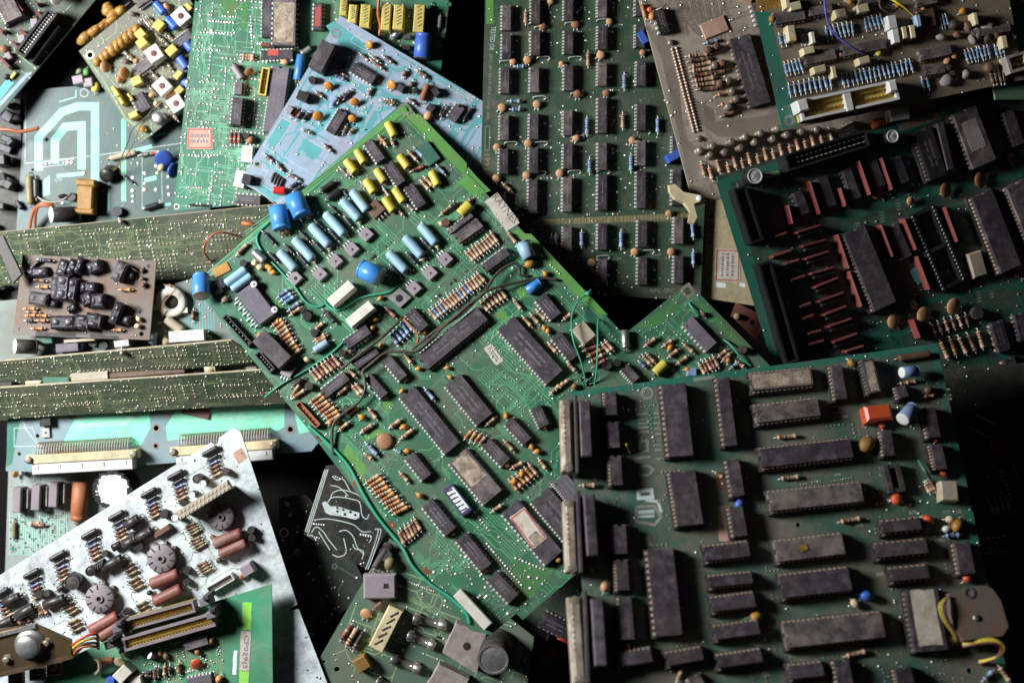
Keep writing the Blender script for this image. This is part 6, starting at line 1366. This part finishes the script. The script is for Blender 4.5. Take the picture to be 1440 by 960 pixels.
# ================================================================ top of the pile: dusty board (bottom right)
mk('brtrace', '2c6a54', .45, 0, '356a56', 60, '6f6656', .5, 40, 0, 0, .4, .9)
PBR = pcb('dusty', '24564a', '2c5c4c', '7a6d5a', .68, .48, 34, 1.0)
B = Board('dusty green board with rows of large socketed black chips, bottom right',
          [(797, 553), (1318, 484), (1432, 1020), (835, 1020)], .083, PBR, gx=-.05, gy=-.32, ang=7.5, ref=(1060, 518), view=(780, 480, 4), edge='darkteal', holes=[(460, 382, 8), (1369, 1030, 12), (2332, 1850, 15)])
B.hole_ring(2, 1.6)
B.auto(110, 'brtrace', .6, None, 1.27, 6, None, 3); B.field(None, 20, 15, 'solderdull', 'brtrace', .5, .5, .5); B.vias(160, None, .45)
B.patch([(80, 285), (1390, 115), (2150, 10), (2156, 40), (1390, 150), (100, 312)], 'darkteal'); B.patch([(2115, 30), (2152, 30), (2560, 1960), (2520, 1960)], 'darkteal')
for x, y in ((460, 410), (465, 440), (468, 462), (470, 485), (472, 510)): B.line([(x, y), (x + 62, y - 4)], 1.1, 'silkdull')
for x, y in ((550, 405), (552, 430), (555, 460), (558, 490), (560, 518), (560, 585), (562, 610), (570, 660)): B.line([(x, y), (x + 38, y - 3)], 1.1, 'silkdull')
B.outline([(478, 560), (520, 556), (524, 615), (480, 618)], 1.5, 'silkdull'); B.circle(520, 290, 30, 1.2, 'silkdull'); B.outline([(475, 700), (530, 700), (555, 720), (530, 750), (478, 752)], 1.4, 'silkdull'); B.outline([(470, 840), (545, 835), (548, 875), (472, 880)], 2.0, 'silk'); B.line([(460, 655), (540, 648)], 1, 'silkdull'); B.outline([(460, 930), (560, 925), (600, 985), (560, 1030), (460, 1010)], 1.6, 'silkdull'); B.line([(470, 960), (560, 955)], 2, 'silk'); B.line([(470, 985), (560, 980)], 1.4, 'silk'); B.line([(510, 890), (580, 900), (600, 960)], 1.6, 'silk'); B.line([(780, 215), (900, 200)], 2, 'silkdull')
mk('shellmetal', 'b5a896', .5, .2, '96866f', 90, '5e3c22', .55, 120, .1, .4, .4, .8)
def shell(x0, y0, x1, y1, w_):
    c, a, L = B.seg(x0, y0, x1, y1, 11 * mm); W = B.m(w_); bb = MB(); bb.box(0, 0, .3 * mm, L, W * .9, 9 * mm, 0, .8 * mm); bb.box(0, 0, 9 * mm, L * .86, W * .62, 11 * mm, 1, .8 * mm)
    for k in range(7): bb.box(-L * .3 + L * .07 * k, -W * .2, 10.9 * mm, .8 * mm, W * .16, 11.1 * mm, 2)
    for sx in (-1, 1): bb.lathe([(9 * mm, 2.6 * mm), (11 * mm, 2.4 * mm), (11.2 * mm, .8 * mm)], 6, 4, 'z', (sx * L * .455, 0, 0), False)
    B.part('connector', bb.mesh('connector', ['shellmetal', 'shellmetal', 'brown', 'charcoal', 'tindull']), c, a)
B.V(780, 480, 4); shell(66, 322, 78, 725, 74); B.box(168, 330, 182, 645, 64, 13, 'black', .8, 'connector'); B.box(118, 300, 130, 740, 20, 13, 'charcoal', .4, 'bracket')
B.dips([(312, 282, 320, 412, 62, 14), (328, 448, 338, 598, 54, 16), (342, 640, 350, 806, 62, 16)], mat='black', sock=1, mark=0, pin='copperpin'); B.dip(668, 235, 712, 645, 132, 28, 'black', sock=1, mark=0, pin='copperpin'); B.dip(945, 200, 992, 585, 66, 28, 'black', sock=1, mark=0, pin='copperpin'); B.dip(718, 725, 765, 1032, 138, 28, 'black', sock=1, mark=0, pin='copperpin'); B.dip(1002, 660, 1035, 868, 66, 16, 'black', sock=1, mark=0, pin='copperpin')
B.res(155, 808, 232, 806, 'tan', 2.8); B.res(905, 735, 945, 760); B.beads([(950, 348, 30, 'redorange'), (1016, 856, 38, 'redorange'), (1040, 912, 48, 'royal')], 30); B.sticker(905, 800, 965, 800, 70, 'bakelite', .1); B.wire([(402, 575, 6), (410, 600, 4), (425, 625, 1)], .6, 'wireyellow')
B.V(1040, 470, 3.84)
B.dip(62, 258, 392, 225, 92, 28, 'blackdusty', sock=1, mark=0, pin='copperpin', lab=(.03, .97, 'paperdirty', .8)); B.dip(82, 432, 432, 390, 92, 28, 'blackdusty', sock=1, mark=0, pin='copperpin'); B.dip(112, 668, 608, 612, 100, 40, 'black', sock=1, mark=0, pin='copperpin'); B.dip(158, 902, 665, 848, 98, 40, 'blackdusty', sock=1, mark=0, pin='copperpin')
B.dips([(522, 165, 552, 350, 60, 18), (790, 515, 812, 655, 56, 14), (1022, 392, 1055, 555, 66, 16), (1062, 590, 1092, 728, 60, 16), (868, 275, 890, 340, 54, 8)], mat='black', sock=1, mark=0, pin='copperpin'); B.dip(692, 130, 735, 315, 64, 20, 'black', sock=1, pin='tindull', lab=(.1, .95, 'paperdirty', .7))
B.cyl(842, 222, 945, 205, 60, mat='bluegrey', end='white', kind='can', lift=3, pitch=16); B.cyl(840, 495, 918, 415, 72, mat='bluegrey', end='white', kind='can', lift=4, pitch=20); B.box(682, 428, 826, 412, 86, 9, 'redorange', 1.4); B.beads([(770, 490, 38, 'redorange'), (1066, 562, 34, 'redorange'), (1100, 748, 42, 'redorange'), (847, 882, 50, 'redorange'), (605, 152, 44, 'ochre'), (1020, 300, 46, 'brown')], 40)
B.res(205, 555, 310, 545, 'tan', 2.6); B.res(228, 778, 322, 766, 'tan', 2.6); B.res(1000, 310, 1060, 290, 'tan'); B.res(1000, 335, 1050, 325, 'orange'); B.row(890, 262, 930, 255, 2, 50, -6, 'tan', 2.2); B.wire([(968, 680, 3), (1000, 735, 7), (1035, 790, 3)], 1.0, 'teal'); B.row(1015, 828, 1042, 818, 3, 26, 46, 'tan', 2.3); B.box(1130, 790, 1140, 895, 88, 8, 'beige', .6, 'crystal'); B.cyl(860, 130, 1030, 105, 40, mat='brown', end='brown', name='wire_bundle'); B.bead(690, 590, 80, 'ochre')
c_, a_, L_ = B.seg(820, 700, 855, 850, 5 * mm); W_ = B.m(90); bb = MB()
for sy in (-1, 1): bb.box(0, sy * (W_ / 2 - 1.3 * mm), .2 * mm, L_, 2.4 * mm, 5 * mm)
for sx in (-1, 1): bb.box(sx * (L_ / 2 - 1 * mm), 0, .2 * mm, 2 * mm, W_ - 5 * mm, 4.6 * mm)
B.part('chip_socket', bb.mesh('chip_socket', ['charcoal']), c_, a_)
for x, y in ((550, 445), (510, 758), (650, 380), (660, 498), (1060, 265), (1100, 300), (1108, 330), (1110, 350), (990, 575), (270, 800)): B.line([(x, y), (x + 36, y - 4)], 1.4, 'silkdull')
B.V(780, 700, 3.692); shell(78, 10, 95, 380, 74); B.box(178, -20, 200, 300, 60, 13, 'black', .8, 'connector'); B.box(122, -40, 138, 385, 20, 13, 'charcoal', .4, 'bracket'); shell(105, 510, 135, 960, 80); B.box(220, 520, 242, 872, 62, 13, 'black', .8, 'connector'); B.box(158, 480, 175, 960, 20, 13, 'charcoal', .4, 'bracket')
B.dips([(338, 135, 345, 290, 62, 16), (348, 315, 358, 480, 58, 18), (365, 510, 382, 735, 62, 20), (775, 290, 1012, 262, 72, 20), (798, 435, 1028, 412, 52, 20), (812, 555, 1042, 525, 66, 20), (828, 700, 1062, 668, 62, 20), (318, 842, 505, 812, 60, 16), (578, 838, 770, 805, 58, 16), (842, 850, 1078, 815, 56, 20)], mat='black', sock=1, mark=0, pin='copperpin')
B.dip(548, 262, 595, 715, 130, 28, 'black', sock=1, mark=0, pin='copperpin'); B.dip(940, 40, 968, 198, 66, 14, 'black', sock=1, mark=0, pin='copperpin'); B.sticker(878, 40, 888, 225, 66, 'paperpink', .15); B.beads([(376, 768, 38, 'redorange'), (262, 458, 46, 'disc'), (1045, 615, 52, 'wax'), (578, 432, 34, 'ochre')], 40); B.wire([(860, 648, 1), (950, 640, 2), (1020, 618, 4)], .7, 'teal'); B.res(640, 940, 660, 895); B.dip(720, 920, 760, 1000, 60, 10, 'blackdusty'); B.line([(480, 200), (490, 250)], 3.2, 'silkdull')
B.V(1060, 700, 3.692)
B.dip(112, 278, 468, 235, 100, 28, 'blackdusty', sock=1, mark=0, pin='copperpin'); B.dip(140, 460, 502, 418, 110, 28, 'black', sock=1, mark=0, pin='copperpin'); B.dip(158, 712, 675, 655, 120, 40, 'blackdusty', sock=1, mark=0, pin='copperpin'); B.dip(870, 475, 925, 795, 160, 24, 'black', sock=1, pin='tindull', lab=(.0, .9, 'paper', .72))
B.dips([(662, 152, 868, 130, 58, 14), (632, 275, 902, 248, 66, 18), (706, 400, 908, 380, 62, 14), (1082, 230, 1112, 392, 78, 14), (180, 905, 362, 885, 64, 14), (455, 835, 482, 985, 70, 12), (775, 880, 800, 1000, 80, 12)], mat='black', sock=1, mark=0, pin='copperpin')
B.beads([(742, 12, 46, 'redorange'), (905, 110, 46, 'redorange'), (1110, 412, 46, 'redorange'), (585, 506, 54, 'royal'), (525, 545, 40, 'cream'), (1060, 140, 58, 'wax'), (1020, 110, 40, 'cream'), (1000, 160, 36, 'white'), (1030, 735, 50, 'beige')], 44); B.resl([(455, 122, 556, 104), (485, 818, 582, 795), (1000, 195, 1070, 190, 'dkblue'), (1280, 880, 1330, 950), (1200, 940, 1240, 900, 'white')], d=2.8); B.sticker(240, 265, 275, 250, 30, 'ochre', .3, None, 0, 8)
for x, y in ((795, 42), (825, 75), (548, 138), (852, 205), (880, 330), (900, 165), (330, 845), (655, 395), (980, 445), (975, 215), (1000, 75), (1055, 72), (60, 915), (20, 760)): B.line([(x - 20, y + 2), (x + 20, y - 4)], 2.0, 'silkdull')
P_ = [B.L(x, y, 10 * mm) for x, y in ((1010, 490), (1190, 445), (1240, 460), (1290, 530), (1330, 670), (1300, 720), (1090, 745), (1040, 690), (1015, 600))]; P_ = P_[::-1] if sum(P_[i - 1][0] * P_[i][1] - P_[i][0] * P_[i - 1][1] for i in range(len(P_))) < 0 else P_
bb = MB(); bb.prism(P_, 2 * mm, 10 * mm, 0, .8 * mm); c = B.L(1118, 492, 10 * mm); bb.ring(c[0], c[1], 1.8 * mm, 3 * mm, 9.9 * mm, 10.5 * mm, 1); c2 = B.L(1155, 622, 10 * mm); bb.lathe([(9.9 * mm, 2 * mm), (10.8 * mm, 1.6 * mm), (10.9 * mm, .5 * mm)], 12, 1, 'z', (c2[0], c2[1], 0))
mk('plategrey', '6a645c', .6, 0, '7c5c4a', 90, '4a443c', .4, 50, 0, .3); B.part('relay', bb.mesh('relay', ['plategrey', 'alu']), (0, 0))
for k, m_ in enumerate(('wireyellow', 'wireyellow', 'purple', 'bakelite')): B.wire([(1005 - k * 4 + 10, 510, 11), (965 + k * 10, 555, 13), (985 + k * 8, 630, 12), (1040 + k * 6, 710, 8), (1060, 760, 2)], .65, m_)
for k, m_ in enumerate(('wireyellow', 'wireyellow', 'bakelite')): B.wire([(1085, 755 + k * 8, 4), (1170, 738 + k * 8, 9), (1250, 735 + k * 8, 11), (1300 - k * 8, 775, 10), (1260, 825, 7), (1170, 848 + k * 6, 1)], .75, m_)
B.finish()

# ================================================================ scrap wire lying between boards
for i, (lab_, pts, m_, r_) in enumerate((('black flat bar at the left edge beside the brown wax board', None, None, None),)):
    sb = Board(lab_, [(-8, 335), (4, 332), (30, 385), (18, 398)], .05, material('board_bar', '2f2c2c', .5, .3, '3a3634', 40, '5a5048', .3, 60, 0), view=(0, 280, 3), t=3 * mm, edge='charcoal', name='metal_bar', cat='bar')

cb = Board('dark cluttered scrap board with black blocks at the left edge', [(-40, 130), (28, 140), (36, 440), (20, 560), (-40, 560)], .002, pcb('leftdark', '1c221f', '262a26', '38332c', .5, .6), ang=80, view=(0, 280, 3), edge='edgedark')
for i in range(34):
    x, y = RND.uniform(-60, 80), RND.uniform(-400, 800); cb.box(x, y, x + RND.uniform(20, 60), y + RND.uniform(-30, 30), RND.uniform(16, 44), RND.uniform(4, 14), RND.choice(('cleanblack', 'cleanblack', 'charcoal')), .5, 'block')
cb.vias(60, None, .7); cb.finish()
